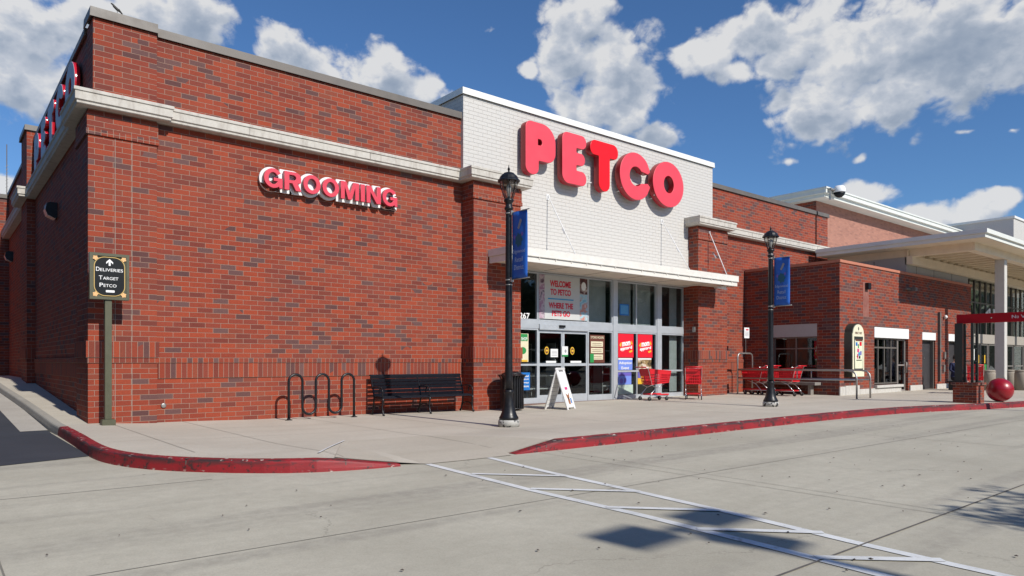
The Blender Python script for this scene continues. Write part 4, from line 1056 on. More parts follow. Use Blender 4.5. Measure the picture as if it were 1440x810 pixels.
for a, b, z in ((28.67, 30.02, 2.02), (31.48, 32.75, 2.02)):
    MB().box(a - 0.02, b + 0.02, AY - 0.02, AY + 0.05, 2.02, 2.32).build('door_lintel', 'white', A)
    d = MB().box(a + 0.08, b - 0.08, AY + 0.18, AY + 0.22, -0.1, 1.98).build('door', 'door_dark', A); MB().box(a, a + 0.08, AY + 0.05, AY + 0.25, -0.1, 2.02).box(b - 0.08, b, AY + 0.05, AY + 0.25, -0.1, 2.02).box(a, b, AY + 0.05, AY + 0.25, 1.98, 2.02).build('door_frame', 'bronze_frame', d)
    MB().box((a + b) / 2 - 0.02, (a + b) / 2 + 0.02, AY + 0.17, AY + 0.18, 1.25, 1.30).build('peephole', 'galv', d)
m = MB(); m.box(30.28, 30.40, AY - 0.10, AY, 0.3, 3.2); m.build('downpipe', 'joint', A)
m = MB(); m.box(23.55, 23.78, AY - 0.13, AY, 3.72, 3.95); o = m.build('vent_box', 'black', None, bevel=0.01); tag(o, 'small dark square vent box above a stained streak on the brick annex', 'vent box')
m = MB(); m.box(23.40, 23.86, AY - 0.004, AY - 0.0005, 2.75, 3.98); m.build('cleaned_patch', worn_paint('efflorescence', (0.30, 0.12, 0.09), (0.22, 0.05, 0.035), 0.50, None, 5, 0.25), A)
m = MB(); m.box(27.20, 27.42, AY - 0.30, AY, 3.88, 4.02).bar((27.25, AY - 0.1, 3.95), (26.7, AY - 0.15, 3.95), 0.07); o = m.build('wall_floodlight', 'bronze_frame', None, bevel=0.01); tag(o, 'small bronze floodlight high on the shaded part of the annex wall', 'floodlight')
m = MB(); m.lathe([(0.001, -0.07), (0.07, 0), (0.07, 0.05), (0.03, 0.1)], 12); o = m.build('wall_camera', 'white', None, world=False); o.location = (30.95, AY - 0.08, 3.0); tag(o, 'small white dome camera on the annex wall above the dark doors', 'camera')
m = MB(); m.box(30.85, 31.0, AY - 0.08, AY, 1.25, 1.55).box(30.8, 30.95, AY - 0.07, AY, 0.7, 1.0); o = m.build('utility_box', 'galv', None, bevel=0.01); tag(o, 'small grey utility boxes on the annex wall between the two dark doors', 'utility box')
# directory board on the annex
K = thing('directory_board', 'tall cream framed directory board with arched green top on the annex wall', 'notice board', (22.4, AY, 0.6))
KS = 0.62
fk = (Vector((21.98 - 22.20 * KS, AY, 0)), Vector((KS, 0, 0)), Vector((0, 0, 1)), Vector((0, -1, 0)))
arch = lambda x0, x1, z0, zs, zt: [(x0, z0), (x1, z0), (x1, zs)] + [((x0 + x1) / 2 + (x1 - x0) / 2 * 0.94 * math.cos(a), zs + (zt - zs) * math.sin(a)) for a in [math.pi * i / 16 for i in range(17)]] + [(x0, zs)]
flat([arch(22.20, 23.66, 0.60, 2.12, 2.46)], fk, 'dark_green', K, 0.0, 0.26, 'cabinet')
flat([arch(22.24, 23.62, 0.62, 2.10, 2.42)], fk, 'cream', K, 0.262, 0.02, 'front_frame')
flat([rect(22.40, 23.46, 0.86, 2.0)], fk, 'dark_green', K, 0.284, 0.006, 'inner_frame')
flat([rect(22.46, 23.40, 0.90, 1.88)], fk, simple('map_cream', (0.70, 0.72, 0.52), 0.5, var=0.1, vs=8), K, 0.2915, 0.004, 'map_sheet')
flat([rect(22.52, 23.34, 1.84, 1.90)], fk, 'brown', K, 0.297, 0.002, 'map_heading')
for (a, b, c, d, mt) in ((22.55, 22.75, 1.68, 1.80, 'blue'), (22.80, 22.92, 1.60, 1.74, 'green'), (23.0, 23.26, 1.68, 1.82, 'poster_red'), (22.72, 22.95, 1.46, 1.58, 'pink'), (22.85, 23.05, 1.34, 1.46, 'line_blue'), (23.08, 23.24, 1.36, 1.5, 'violet'), (22.70, 22.84, 1.24, 1.40, 'pink'), (22.92, 23.1, 1.24, 1.33, 'sign_black'), (22.62, 23.26, 1.17, 1.20, 'sign_black'), (22.62, 22.80, 1.30, 1.34, 'yellow')):
    flat([rect(a, b, c, d)], fk, mt, K, 0.297, 0.002, 'map_mark')
writing('DIRECTORY', fk, 22.50, 23.36, 2.08, 2.16, 'brown', K, 0.284); flat([ell(22.93, 2.27, 0.05, 0.06, 14)], fk, 'dark_green', K, 0.284, 0.003, 'emblem')

# ------------------------------------------------------------------ large store behind with its flat entrance roof
T = thing('market_building', 'large store behind with flat cream roof slabs and tall glass entrance', 'building', (42, 0, 0))
cr = MB(); cr.box(26.5, 52, -6.45, -0.2, 5.70, 5.85).box(26.58, 52, -6.37, -0.2, 5.56, 5.698).box(28.4, 52, -0.2, 10, 5.56, 5.85)
cr.build('entrance_roof', 'trim', T)
MB().box(27.5, 52, -5.76, -5.45, 5.26, 5.558).build('roof_beam', 'soffit', T)
MB().box(27.5, 27.8, -5.45, -0.25, 5.26, 5.558).build('roof_beam', 'soffit', T)
for i in range(28): x = 28.3 + i * 0.8; MB().box(x, x + 0.14, -5.45, -3.46, 5.36, 5.558).build('roof_joist', 'soffit', T)
MB().box(27.4, 52, -3.66, -3.44, 4.96, 5.29).build('ledger_beam', 'soffit', T)
MB().box(26.62, 52, -6.33, -0.22, 5.552, 5.559).build('soffit', 'soffit', T)
MB().box(27.42, 52, -3.5, -3.44, 5.29, 5.55).build('infill_panel', 'soffit', T)
MB().box(27.45, 34.2, -3.42, -3.36, 4.4, 4.96).build('clerestory_panel', 'panel', T)
MB().box(27.45, 27.55, -3.36, -0.25, 4.4, 5.26).build('clerestory_panel', 'panel', T)
for x in (28.4, 30.2, 32.2): MB().box(x, x + 0.03, -3.424, -3.42, 4.62, 4.96).build('panel_seam', 'joint', T)
for y in (-2.2, -1.0): MB().box(27.446, 27.45, y, y + 0.03, 4.6, 5.2).build('panel_seam', 'joint', T)
for x in (31.15, 36.4, 41.6):
    MB().box(x, x + 0.34, -5.68, -5.34, -0.2, 5.26).build('column', simple('column_paint', (0.56, 0.54, 0.50), 0.55, var=0.05), T, bevel=0.01)
# glass entrance wall
YW = -3.2
gf = MB()
xsg = [34.25 + 0.78 * i for i in range(23)]
for i, x in enumerate(xsg): gf.box(x, x + 0.07, YW, YW + 0.1, 2.45, 4.99)
gf.box(34.25, 52, YW + 0.004, YW + 0.096, 3.9, 3.96)
CW = gf.build('curtain_wall', 'bronze_frame', T); MB().box(34.25, 52, YW + 0.04, YW + 0.05, 2.45, 4.99).build('pane', 'glass_dark', CW)
MB().box(34.22, 52, YW - 0.06, YW + 0.12, 2.0, 2.44).build('door_transom', simple('transom_taupe', (0.36, 0.33, 0.29), 0.5), T)
for a, b in ((34.3, 35.5), (35.55, 36.55), (36.6, 37.6), (37.7, 39.2), (39.3, 40.4), (40.5, 41.5), (41.6, 43.2), (43.3, 45)):
    window(a, b, -0.15, 1.99, rows=(0.9,) if a > 39 else (), w=0.07, pane='glass_dark', frame=simple('entry_frame', (0.30, 0.28, 0.26), 0.4, metal=0.4), y0=YW, y1=YW + 0.08, parent=T, name='door')
MB().box(34.2, 52, 1.2, 1.3, -0.2, 5.4).box(34.2, 52, YW + 0.2, 1.2, -0.2, -0.1).build('interior_wall', 'interior', T)
fd = FRONT(0, YW - 0.005, 0)
for i, (a, lab) in enumerate(((36.15, 'green and white door sticker on the left entry door'), (36.95, 'green and white door sticker on the right entry door'))):
    e = thing('door_sticker', lab + ' behind the column', 'sticker', (a, YW, 1.0), 0, 'green door stickers')
    flat([rect(a, a + 0.42, 0.72, 1.0)], fd, 'green', e, 0, name='green_sheet'); flat([rect(a, a + 0.42, 0.60, 0.71)], fd, 'paper_white', e, 0, name='white_sheet'); flat([rect(a + 0.12, a + 0.26, 1.05, 1.45)], fd, 'yellow', e, 0, name='yellow_strip')
o = MB().box(35.2, 35.7, YW - 0.02, YW - 0.005, 1.2, 1.75).build('white_notice', 'white', None); tag(o, 'white square notice on the frame left of the green stickered doors', 'notice')
writing('41', FRONT(0, YW - 0.06, 0), 37.0, 38.3, 3.32, 3.72, 'white', None, name='unit_number', thick=0.03)
tag(SC.objects['unit_number'], 'white number 41 on the tall glass wall beside the column', 'number')
# upper roof slab and pale brick wall
us = MB(); us.box(33.85, 53.3, 3.0, 24, 9.98, 10.27); us.box(34.0, 53.3, 3.15, 24, 9.80, 9.978); us.box(33.80, 53.3, 2.95, 24, 10.20, 10.28); us.build('upper_roof', 'trim', T)
MB().box(34.6, 53.3, 3.9, 22, 5.86, 9.80).build('upper_wall', 'pink_brick', T)
MB().box(34.58, 34.6, 3.9, 22, 5.86, 9.80).build('upper_wall', 'brick', T)
tw = MB(); tw.box(53.5, 75, 0.0, 12, -0.2, 10.7); tw.build('tower', 'grey_brick', T); MB().box(53.42, 75.1, -0.08, 12.1, 10.7, 10.85).build('tower_coping', 'white_coping', T)
MB().box(34.2, 52, -3.1, 3.9, ZB, 5.4).build('rear_wall', 'interior', T) if False else None
cm = thing('roof_camera', 'round white security camera on the corner of the upper roof slab', 'camera', (34.7, 2.9, 10.1))
m = MB(); m.lathe([(0.001, 0.42), (0.22, 0.40), (0.30, 0.25), (0.31, 0.08), (0.30, 0.06)], 20, (34.75, 2.72, 9.98)); m.build('housing', 'white', cm)
m = MB(); m.lathe([(0.29, 0.06), (0.24, -0.08), (0.12, -0.18), (0.001, -0.21)], 20, (34.75, 2.72, 9.98)); m.build('dome', 'sign_black', cm)
m = MB(); m.box(34.0, 34.6, 2.8, 2.95, 10.12, 10.2).bar((34.1, 2.9, 10.1), (34.1, 2.9, 9.6), 0.06); m.build('bracket', 'galv', cm)
o = MB().tube([(26.2, 3, 7.2), (26.2, 3, 8.35)], 0.11, 10).build('vent_pipe', 'white', None); tag(o, 'short white vent pipe on the flat roof behind the brick parapet', 'vent pipe')

# ------------------------------------------------------------------ street furniture
def make_lamp():
    e = thing('street_lamp', 'x', 'street lamp')
    H = 4.98
    m = MB(); m.lathe([(0.20, 0), (0.205, 0.10), (0.19, 0.13)], 28); m.build('foot_ring', 'lamp_base', e, world=False)
    m = MB(); m.lathe([(0.185, 0.13), (0.19, 0.17), (0.165, 0.21), (0.14, 0.27), (0.115, 0.38), (0.095, 0.52), (0.088, 0.62), (0.10, 0.65), (0.10, 0.68), (0.085, 0.70)], 28, flute=0.06); m.build('base', 'black', e, world=False)
    m = MB(); m.lathe([(0.078, 0.70), (0.078, 0.9), (0.072, 1.2), (0.066, 3.0), (0.060, 4.12), (0.06, 4.14)], 24); m.lathe([(0.062, 4.12), (0.085, 4.15), (0.085, 4.18), (0.065, 4.20), (0.065, 4.26), (0.095, 4.30), (0.095, 4.33), (0.07, 4.35)], 24)
    m.build('pole', 'black', e, world=False)
    g = MB().lathe([(0.072, 4.36), (0.10, 4.42), (0.145, 4.55), (0.165, 4.66), (0.168, 4.68)], 24).build('globe', 'lamp_glass', e, world=False)
    i = MB(); i.lathe([(0.03, 4.36), (0.03, 4.46), (0.045, 4.48), (0.05, 4.58), (0.03, 4.62)], 12); i.build('bulb', 'frosted', g, world=False)
    r = MB()
    for k in range(8):
        a = math.pi * 2 * k / 8 + 0.2; c, s = math.cos(a), math.sin(a)
        r.tube([(0.078 * c, 0.078 * s, 4.35), (0.108 * c, 0.108 * s, 4.43), (0.152 * c, 0.152 * s, 4.56), (0.176 * c, 0.176 * s, 4.69)], 0.0075, 5)
    r.build('rib', 'black', e, world=False)
    t = MB(); t.lathe([(0.16, 4.67), (0.215, 4.675), (0.215, 4.70), (0.19, 4.72), (0.165, 4.775), (0.12, 4.815), (0.10, 4.82), (0.10, 4.835), (0.06, 4.85), (0.022, 4.86), (0.014, 4.88), (0.022, 4.90), (0.026, 4.92), (0.010, 4.95), (0.003, 5.0)], 16, smooth=False); t.build('lantern_roof', 'black', e, world=False)
    return e
def make_banner():
    """hangs on the viewer's side of the pole, faces -X"""
    e = thing('street_banner', 'x', 'banner')
    fr = LEFT(0, 0, 0)
    zs0, zs1 = 2.80, 4.06
    v = []; n = 10
    nn = 14
    for k in range(nn + 1):
        z = zs0 + (zs1 - zs0) * k / nn
        for j in range(7): y = -0.10 - 0.44 * j / 6; v.append((0.012 * math.sin(j * 1.1 + z * 2.2) , y, z))
    mb = MB(); mb.add(v, [(k * 7 + j, k * 7 + j + 1, (k + 1) * 7 + j + 1, (k + 1) * 7 + j) for k in range(nn) for j in range(6)], True)
    cl = mb.build('cloth', 'banner_blue', e, world=False)
    md = cl.modifiers.new('s', 'SOLIDIFY'); md.thickness = 0.004
    for z in (zs0 - 0.005, zs1 + 0.005):
        a = MB(); a.tube([(0, -0.05, z), (0, -0.60, z)], 0.011, 6); a.lathe([(0.072, z - 0.012), (0.072, z + 0.012)], 16); a.box(-0.03, 0.03, -0.11, -0.06, z - 0.04, z + 0.04)
        a.lathe([(0.072, z + (0.10 if z > 3 else -0.10)), (0.072, z + (0.115 if z > 3 else -0.085))], 16)
        a.build('bracket', 'galv', e, world=False)
    for i, s in enumerate(('Edgewood', 'Retail', 'District')):
        wd = (0.36, 0.22, 0.27)[i]; zc = 3.30 - i * 0.145
        writing(s, fr, 0.32 - wd / 2, 0.32 + wd / 2, zc - 0.045, zc + 0.045, 'faint_text', cl, 0.022, world=False, offset=0.0, thick=0.001)
    flat([rnd_poly([(0.28, 3.74), (0.33, 3.72), (0.41, 3.88), (0.36, 3.92)], 0.015, 3)], fr, 'grey_text', cl, 0.022, 0.001, 'emblem', world=False)
    fl = [[(0.32 + (0.10 + 0.015 * math.cos(7 * t)) * math.cos(t), 3.52 + (0.12 + 0.02 * math.cos(7 * t)) * math.sin(t)) for t in [2 * math.pi * i / 40 for i in range(40)]]]
    flat(fl, fr, 'banner_green', cl, 0.020, 0.001, 'emblem', world=False)
    flat([ell(0.42, 3.62, 0.03, 0.04, 12)], fr, 'violet', cl, 0.024, 0.001, 'emblem', world=False); flat([ell(0.20, 3.58, 0.03, 0.04, 12)], fr, 'violet', cl, 0.024, 0.001, 'emblem', world=False)
    return e
lamp = make_lamp(); lamp.location = (6.29, -4.52, -0.095)
tag(lamp, 'tall black street lamp nearest the camera, between the bench and the entrance', 'street lamp', 'black street lamps along the sidewalk')
l2 = dup(lamp); l2.location = (14.97, -4.89, -0.05); l2.scale = (1, 1, 0.96)
l2['label'] = 'smaller looking black street lamp farther right, in front of the cart rack'
bn = make_banner(); bn.location = (6.29, -4.52, -0.095); tag(bn, 'blue Edgewood Retail District banner on the near street lamp over the entrance canopy', 'banner', 'blue banners on the street lamps')
b2 = dup(bn); b2.location = (14.97, -4.89, -0.19); b2['label'] = 'blue Edgewood Retail District banner on the farther street lamp before the annex'

# bike rack
R = thing('bike_rack', 'black wave shaped bicycle rack standing by the brick wall', 'bike rack', (4.32, -0.55, -0.09))
xs_ = [3.57, 3.87, 4.17, 4.47, 4.77, 5.07]; pts = [(3.57, -0.55, -0.09)]; r_ = 0.15
pts.append((3.57, -0.55, 0.70))
for i in range(5):
    cx = (xs_[i] + xs_[i + 1]) / 2; up = i % 2 == 0; zc = 0.72 if up else 0.17
    for k in range(0, 13):
        a = math.pi * k / 12
        pts.append((cx - r_ * math.cos(a), -0.55, zc + (r_ if up else -r_) * math.sin(a)))
pts.append((5.07, -0.55, -0.09))
m = MB(); m.tube(pts, 0.027, 12); m.build('tube', 'black', R)
for x in (3.57, 5.07): MB().lathe([(0.075, 0), (0.075, 0.012), (0.035, 0.02), (0.033, 0.045)], 20, (x, -0.55, gz(x, -0.55))).build('foot_plate', 'black', R)

# bench
BN = thing('bench', 'long black slatted metal bench against the brick wall', 'bench', (6.95, -0.4, -0.11))
bx0, bx1 = 5.72, 8.30; bz = -0.105
s = MB()
for i, (y, z) in enumerate(((-0.62, 0.405), (-0.54, 0.425), (-0.45, 0.43), (-0.36, 0.425), (-0.27, 0.415))):
    s.box(bx0, bx1, y - 0.041, y + 0.041, bz + z - 0.012, bz + z + 0.012)
s.build('seat', 'bench', BN, bevel=0.005)
s = MB()
for i in range(6):
    z = 0.47 + i * 0.082; y = -0.225 + 0.028 * i
    s.bar((bx0, y, bz + z), (bx1, y, bz + z), 0.022, 0.074, up=(0, -0.3, 1))
s.bar((bx0, -0.06, bz + 0.925), (bx1, -0.06, bz + 0.925), 0.05, 0.03)
s.build('backrest', 'bench', BN, bevel=0.004)
for k, x in enumerate((bx0 + 0.02, (bx0 + bx1) / 2, bx1 - 0.02)):
    g = MB()
    g.tube([(x, -0.70, bz), (x, -0.66, bz + 0.06), (x, -0.62, bz + 0.2), (x, -0.65, bz + 0.33), (x, -0.66, bz + 0.40)], [0.03, 0.02, 0.018, 0.022, 0.025], 8)
    g.tube([(x, -0.12, bz), (x, -0.16, bz + 0.06), (x, -0.22, bz + 0.25), (x, -0.25, bz + 0.41), (x, -0.21, bz + 0.55), (x, -0.07, bz + 0.92)], [0.03, 0.02, 0.02, 0.024, 0.02, 0.016], 8)
    g.tube([(x, -0.66, bz + 0.39), (x, -0.45, bz + 0.40), (x, -0.24, bz + 0.39)], 0.02, 8)
    g.tube([(x, -0.63, bz + 0.17)] + [(x, -0.42 + 0.2 * math.cos(a) * -1, bz + 0.14 + 0.09 * math.sin(a)) for a in [math.pi * i / 8 for i in range(9)]] + [(x, -0.19, bz + 0.15)], 0.014, 6)
    g.build('end_frame', 'black', BN)
    g = MB()
    g.tube([(x, -0.64, bz + 0.41)] + [(x, -0.56 - 0.09 * math.cos(a), bz + 0.53 + 0.11 * math.sin(a)) for a in [-0.6 + i * 0.4 for i in range(11)]] , 0.014, 6)
    g.tube([(x, -0.58, bz + 0.645), (x, -0.40, bz + 0.66), (x, -0.17, bz + 0.64)], 0.016, 6)
    g.build('armrest', 'black', BN)

# trash can
TC = thing('trash_can', 'round black slatted metal trash can beside the brick pillar', 'trash can', (9.32, -0.95, -0.11))
m = MB()
for k in range(28):
    a = 2 * math.pi * k / 28; c, s_ = math.cos(a), math.sin(a)
    P = [(0.30 * c, 0.30 * s_, 0.04), (0.30 * c, 0.30 * s_, 0.78), (0.315 * c, 0.315 * s_, 0.84), (0.36 * c, 0.36 * s_, 0.90)]
    for p, q in zip(P, P[1:]): m.bar(p, q, 0.034, 0.008, up=(c, s_, 0))
m.build('slats', 'black', TC, world=False)
m = MB(); m.lathe([(0.30, 0.04), (0.31, 0.06), (0.29, 0.07)], 28); m.lathe([(0.35, 0.895), (0.375, 0.90), (0.375, 0.915), (0.34, 0.92), (0.30, 0.90)], 28); m.lathe([(0.285, 0.05), (0.285, 0.06)], 28); m.build('ring', 'black', TC, world=False)
m = MB(); m.lathe([(0.26, 0.06), (0.265, 0.86), (0.26, 0.88)], 24); m.build('liner', 'rubber', TC, world=False)
m = MB(); m.lathe([(0.30, 0.93), (0.22, 0.96), (0.16, 1.0), (0.14, 1.0)], 24)
for k in range(4): a = k * math.pi / 2 + 0.5; m.bar((0.28 * math.cos(a), 0.28 * math.sin(a), 0.88), (0.24 * math.cos(a), 0.24 * math.sin(a), 0.95), 0.02)
m.build('lid', 'black', TC, world=False)

# A-frame board
AF = thing('sandwich_board', 'white plastic sandwich board with a dog picture before the sliding doors', 'sign', (10.45, -1.55, gz(10.45, -1.55)), 0)
vx = Vector((0.62, -0.30, 0)).normalized()   # spread direction of the two leaves
AF.rotation_euler = (0, 0, 0)
def leaf(sgn, w=0.60, h=1.06, spread=0.33):
    side = Vector((0.90, 0.43, 0)).normalized()                   # width direction
    out = Vector((0.43, -0.90, 0)).normalized() * sgn
    o = out * spread - side * (w / 2); U = side if sgn > 0 else -side
    if sgn < 0: o = out * spread + side * (w / 2)
    V = (Vector((0, 0, h)) - out * spread).normalized(); N = U.cross(V)
    if N.dot(out) < 0: N = -N
    return (o, U, V, N), V
for sgn in (1, -1):
    (o, U, V, N), _ = leaf(sgn); Lh = 1.13
    fr_ = (o, U, V, N)
    p = shape_mesh([rnd_poly([(0, 0), (0.08, 0), (0.10, 0.06), (0.50, 0.06), (0.52, 0), (0.60, 0), (0.60, Lh), (0, Lh)], [0, 0, 0.02, 0.02, 0, 0, 0.05, 0.05], 4)], 0.03, 0.004)
    place_mesh(p, fr_, -0.03); pan = link('board', p, 'white_plastic', AF, False, fix=False)
    if sgn > 0:
        flat([rect(0.04, 0.56, 0.12, 0.98)], fr_, 'paper_white', pan, 0.002, 0.003, 'poster', world=False)
        flat([rnd_poly([(0.20, 0.53), (0.38, 0.53), (0.38, 0.60), (0.20, 0.60)], 0.02, 3)], fr_, 'pink', pan, 0.006, 0.002, 'print_mark', world=False)
        for kx in range(5): flat([rect(0.14, 0.46, 0.68 + kx * 0.055, 0.685 + kx * 0.055)], fr_, 'poster_grey', pan, 0.006, 0.002, 'text_line', world=False)
        flat([rnd_poly([(0.14, 0.46), (0.20, 0.30), (0.26, 0.28), (0.34, 0.30), (0.40, 0.46), (0.32, 0.40), (0.27, 0.38), (0.22, 0.40)], 0.02, 3)], fr_, 'fur_brown', pan, 0.006, 0.002, 'dog_head', world=False)
        flat([rnd_poly([(0.20, 0.14), (0.34, 0.14), (0.34, 0.29), (0.20, 0.29)], 0.04, 4)], fr_, 'fur_brown', pan, 0.006, 0.002, 'dog_body', world=False)
        flat([ell(0.27, 0.29, 0.03, 0.035, 12)], fr_, 'sign_black', pan, 0.009, 0.002, 'dog_muzzle', world=False)
        flat([rect(0.38, 0.45, 0.16, 0.30)], fr_, 'blue', pan, 0.006, 0.002, 'print_mark', world=False)
        for kx in range(3): flat([rect(0.16 + kx * 0.10, 0.22 + kx * 0.10, 1.02, 1.09)], fr_, 'sign_black', pan, 0.004, 0.002, 'grip_slot', world=False)
    else:
        for kx in range(8): flat([rect(0.05, 0.55, 0.14 + kx * 0.115, 0.148 + kx * 0.115)], (o, U, V, -N), 'grey_text', pan, 0.032, 0.002, 'rib', world=False)

# deliveries sign
DS = thing('delivery_sign', 'olive framed black sign on a post reading DELIVERIES TARGET PETCO', 'sign', (0.24, -0.45, -0.01))
m = MB(); m.box(0.135, 0.355, -0.56, -0.34, -0.05, 0.10); m.build('post_base', 'olive', DS, bevel=0.012)
m = MB(); m.box(0.19, 0.30, -0.505, -0.395, 0.10, 2.27); m.build('post', 'olive', DS, bevel=0.006)
fs = FRONT(0, -0.40, 0)
flat([rect(-0.055, 0.575, 2.26, 3.09)], fs, 'olive', DS, 0.0, 0.11, 'board')
flat([rect(-0.055, 0.575, 2.26, 3.09), rect(-0.005, 0.525, 2.31, 3.04)], fs, 'olive', DS, 0.1105, 0.03, 'frame')
flat([rnd_poly([(0.02, 2.33), (0.50, 2.33), (0.50, 3.02), (0.02, 3.02)], 0.17, 12)], fs, 'sign_black', DS, 0.111, 0.012, 'plate')
flat([rnd_poly([(0.012, 2.322), (0.508, 2.322), (0.508, 3.028), (0.012, 3.028)], 0.178, 12), rnd_poly([(0.024, 2.334), (0.496, 2.334), (0.496, 3.016), (0.024, 3.016)], 0.166, 12)], fs, 'gold', DS, 0.1115, 0.014, 'plate_border')
def leaf_shape(cx, cy, s, rot):
    L = []
    for i in range(40):
        t = 2 * math.pi * i / 40; r = s * (0.62 + 0.38 * abs(math.cos(2.5 * t)) ** 0.8)
        L.append((cx + r * math.cos(t + rot), cy + r * math.sin(t + rot)))
    return L
for (x, z, r0) in ((0.035, 3.0, 2.3), (0.485, 3.0, 0.8), (0.035, 2.35, 3.9), (0.485, 2.35, 5.5)):
    flat([leaf_shape(x, z, 0.046, r0)], fs, 'peach', DS, 0.128, 0.004, 'leaf_ornament')
flat([[(0.245, 2.87), (0.275, 2.87), (0.275, 2.94), (0.315, 2.90), (0.315, 2.935), (0.26, 2.99), (0.205, 2.935), (0.205, 2.90), (0.245, 2.94)]], fs, 'white', DS, 0.1235, 0.003, 'arrow')
def small_caps(s, x0, x1, zb, cap):
    a = text_mesh(s[0], 0.003, 0.006); fit(a, 0, 0.8 * cap, zb, zb + cap); wA = 0.8 * cap
    fit(a, x0, x0 + wA, zb, zb + cap); place_mesh(a, fs, 0.1235); link('lettering', a, 'white', DS, True, fix=False)
    b = text_mesh(s[1:], 0.003, 0.004); fit(b, x0 + wA + 0.008, x1, zb, zb + cap * 0.76); place_mesh(b, fs, 0.1235); link('lettering', b, 'white', DS, True, fix=False)
small_caps('DELIVERIES', 0.045, 0.475, 2.765, 0.072); small_caps('TARGET', 0.09, 0.40, 2.615, 0.070); small_caps('PETCO', 0.10, 0.37, 2.485, 0.070)
flat([rnd_poly([(0.20, 2.39), (0.34, 2.39), (0.34, 2.43), (0.20, 2.43)], 0.01, 3)], fs, 'white', DS, 0.1235, 0.002, 'small_tag')

# ------------------------------------------------------------------ shopping carts
def make_cart():
    """front of the cart points to +X, origin on the ground"""
    e = thing('shopping_cart', 'x', 'shopping cart')
    L0, L1 = -0.42, 0.42
    # corner points of the basket (x, half width, z)
    tb = [(-0.40, 0.27), (0.46, 0.20)]; zt0, zt1 = 0.96, 0.90; bb = [(-0.30, 0.23), (0.40, 0.17)]; zb0, zb1 = 0.50, 0.56
    def P(u, side, w):  # u along length 0..1, w 0 bottom..1 top
        x = (bb[0][0] + (bb[1][0] - bb[0][0]) * u) * (1 - w) + (tb[0][0] + (tb[1][0] - tb[0][0]) * u) * w
        y = (bb[0][1] + (bb[1][1] - bb[0][1]) * u) * (1 - w) + (tb[0][1] + (tb[1][1] - tb[0][1]) * u) * w
        z = (zb0 + (zb1 - zb0) * u) * (1 - w) + (zt0 + (zt1 - zt0) * u) * w
        return Vector((x, side * y, z))
    m = MB()
    for sd_ in (-1, 1):
        for k in range(15): m.bar(P(k / 14, sd_, 0), P(k / 14, sd_, 1), 0.022, 0.012, up=(0, 1, 0))
        for w in (0, 0.18, 0.36, 0.54, 0.72, 1.0): m.bar(P(0, sd_, w), P(1, sd_, w), 0.02, 0.03 if w in (0, 1) else 0.02)
        q = [P(0, sd_, 0.74), P(1, sd_, 0.74), P(1, sd_, 1), P(0, sd_, 1)]
        m.add([v_ + Vector((0, s * 0.004, 0)) for s in (-1, 1) for v_ in q], [(0, 1, 2, 3), (7, 6, 5, 4), (0, 4, 5, 1), (1, 5, 6, 2), (2, 6, 7, 3), (3, 7, 4, 0)])
    for u in (0, 1):
        for k in range(8):
            t_ = -1 + 2 * k / 7
            a = P(u, 1, 0); b = P(u, 1, 1); m.bar((a.x, a.y * t_, a.z), (b.x, b.y * t_, b.z), 0.022, 0.012, up=(1, 0, 0))
        for w in (0, 0.2, 0.4, 0.6, 0.8, 1.0): m.bar(P(u, -1, w), P(u, 1, w), 0.02, 0.03 if w in (0, 1) else 0.02)
        q = [P(u, -1, 0.55), P(u, 1, 0.55), P(u, 1, 1), P(u, -1, 1)]
        m.add([v_ + Vector((s * 0.004, 0, 0)) for s in (-1, 1) for v_ in q], [(0, 1, 2, 3), (7, 6, 5, 4), (0, 4, 5, 1), (1, 5, 6, 2), (2, 6, 7, 3), (3, 7, 4, 0)])
    for k in range(12): m.bar(P(k / 11, -1, 0), P(k / 11, 1, 0), 0.015, 0.015)
    m.build('basket', 'red_plastic', e, world=False)
    m = MB()
    for sd_ in (-1, 1):
        y = sd_ * 0.25
        m.tube([(-0.52, y, 1.02), (-0.44, y, 0.99), (-0.38, y, 0.80), (-0.28, sd_ * 0.235, 0.47), (-0.12, sd_ * 0.23, 0.40), (-0.32, sd_ * 0.24, 0.20), (-0.36, sd_ * 0.24, 0.16)], 0.012, 6)
        m.tube([(-0.36, sd_ * 0.24, 0.17), (0.36, sd_ * 0.18, 0.15)], 0.012, 6)
        m.tube([(-0.12, sd_ * 0.23, 0.40), (0.2, sd_ * 0.2, 0.50)], 0.010, 6)
    m.tube([(0.36, -0.18, 0.15), (0.36, 0.18, 0.15)], 0.012, 6)
    m.build('frame', 'chrome', e, world=False)
    m = MB(); m.tube([(-0.52, -0.26, 1.02), (-0.52, 0.26, 1.02)], 0.020, 8); m.build('handle', 'red_plastic', e, world=False)
    m = MB(); m.box(-0.30, 0.38, -0.19, 0.19, 0.165, 0.185)
    m.box(-0.30, 0.38, -0.20, -0.19, 0.165, 0.21).box(-0.30, 0.38, 0.19, 0.20, 0.165, 0.21); m.build('lower_tray', 'red_plastic', e, world=False)
    m = MB()
    for k in range(7): yy = -0.18 + 0.06 * k; m.tube([(-0.37, yy, 0.90), (-0.24, yy, 0.97), (-0.20, yy, 0.75)], 0.006, 5)
    m.tube([(-0.24, -0.2, 0.97), (-0.24, 0.2, 0.97)], 0.008, 6); m.build('child_seat', 'chrome', e, world=False)
    for (x, y) in ((-0.35, -0.24), (-0.35, 0.24), (0.34, -0.18), (0.34, 0.18)):
        f_ = MB(); f_.bar((x, y, 0.15), (x - 0.03, y, 0.06), 0.035, 0.012, up=(1, 0, 0)); c_ = f_.build('caster', 'chrome', e, world=False)
        w_ = MB(); n = 16
        w_.tube([(x - 0.03, y - 0.014, 0.062), (x - 0.03, y + 0.014, 0.062)], 0.062, n); w_.build('wheel', 'rubber', c_, world=False)
    return e
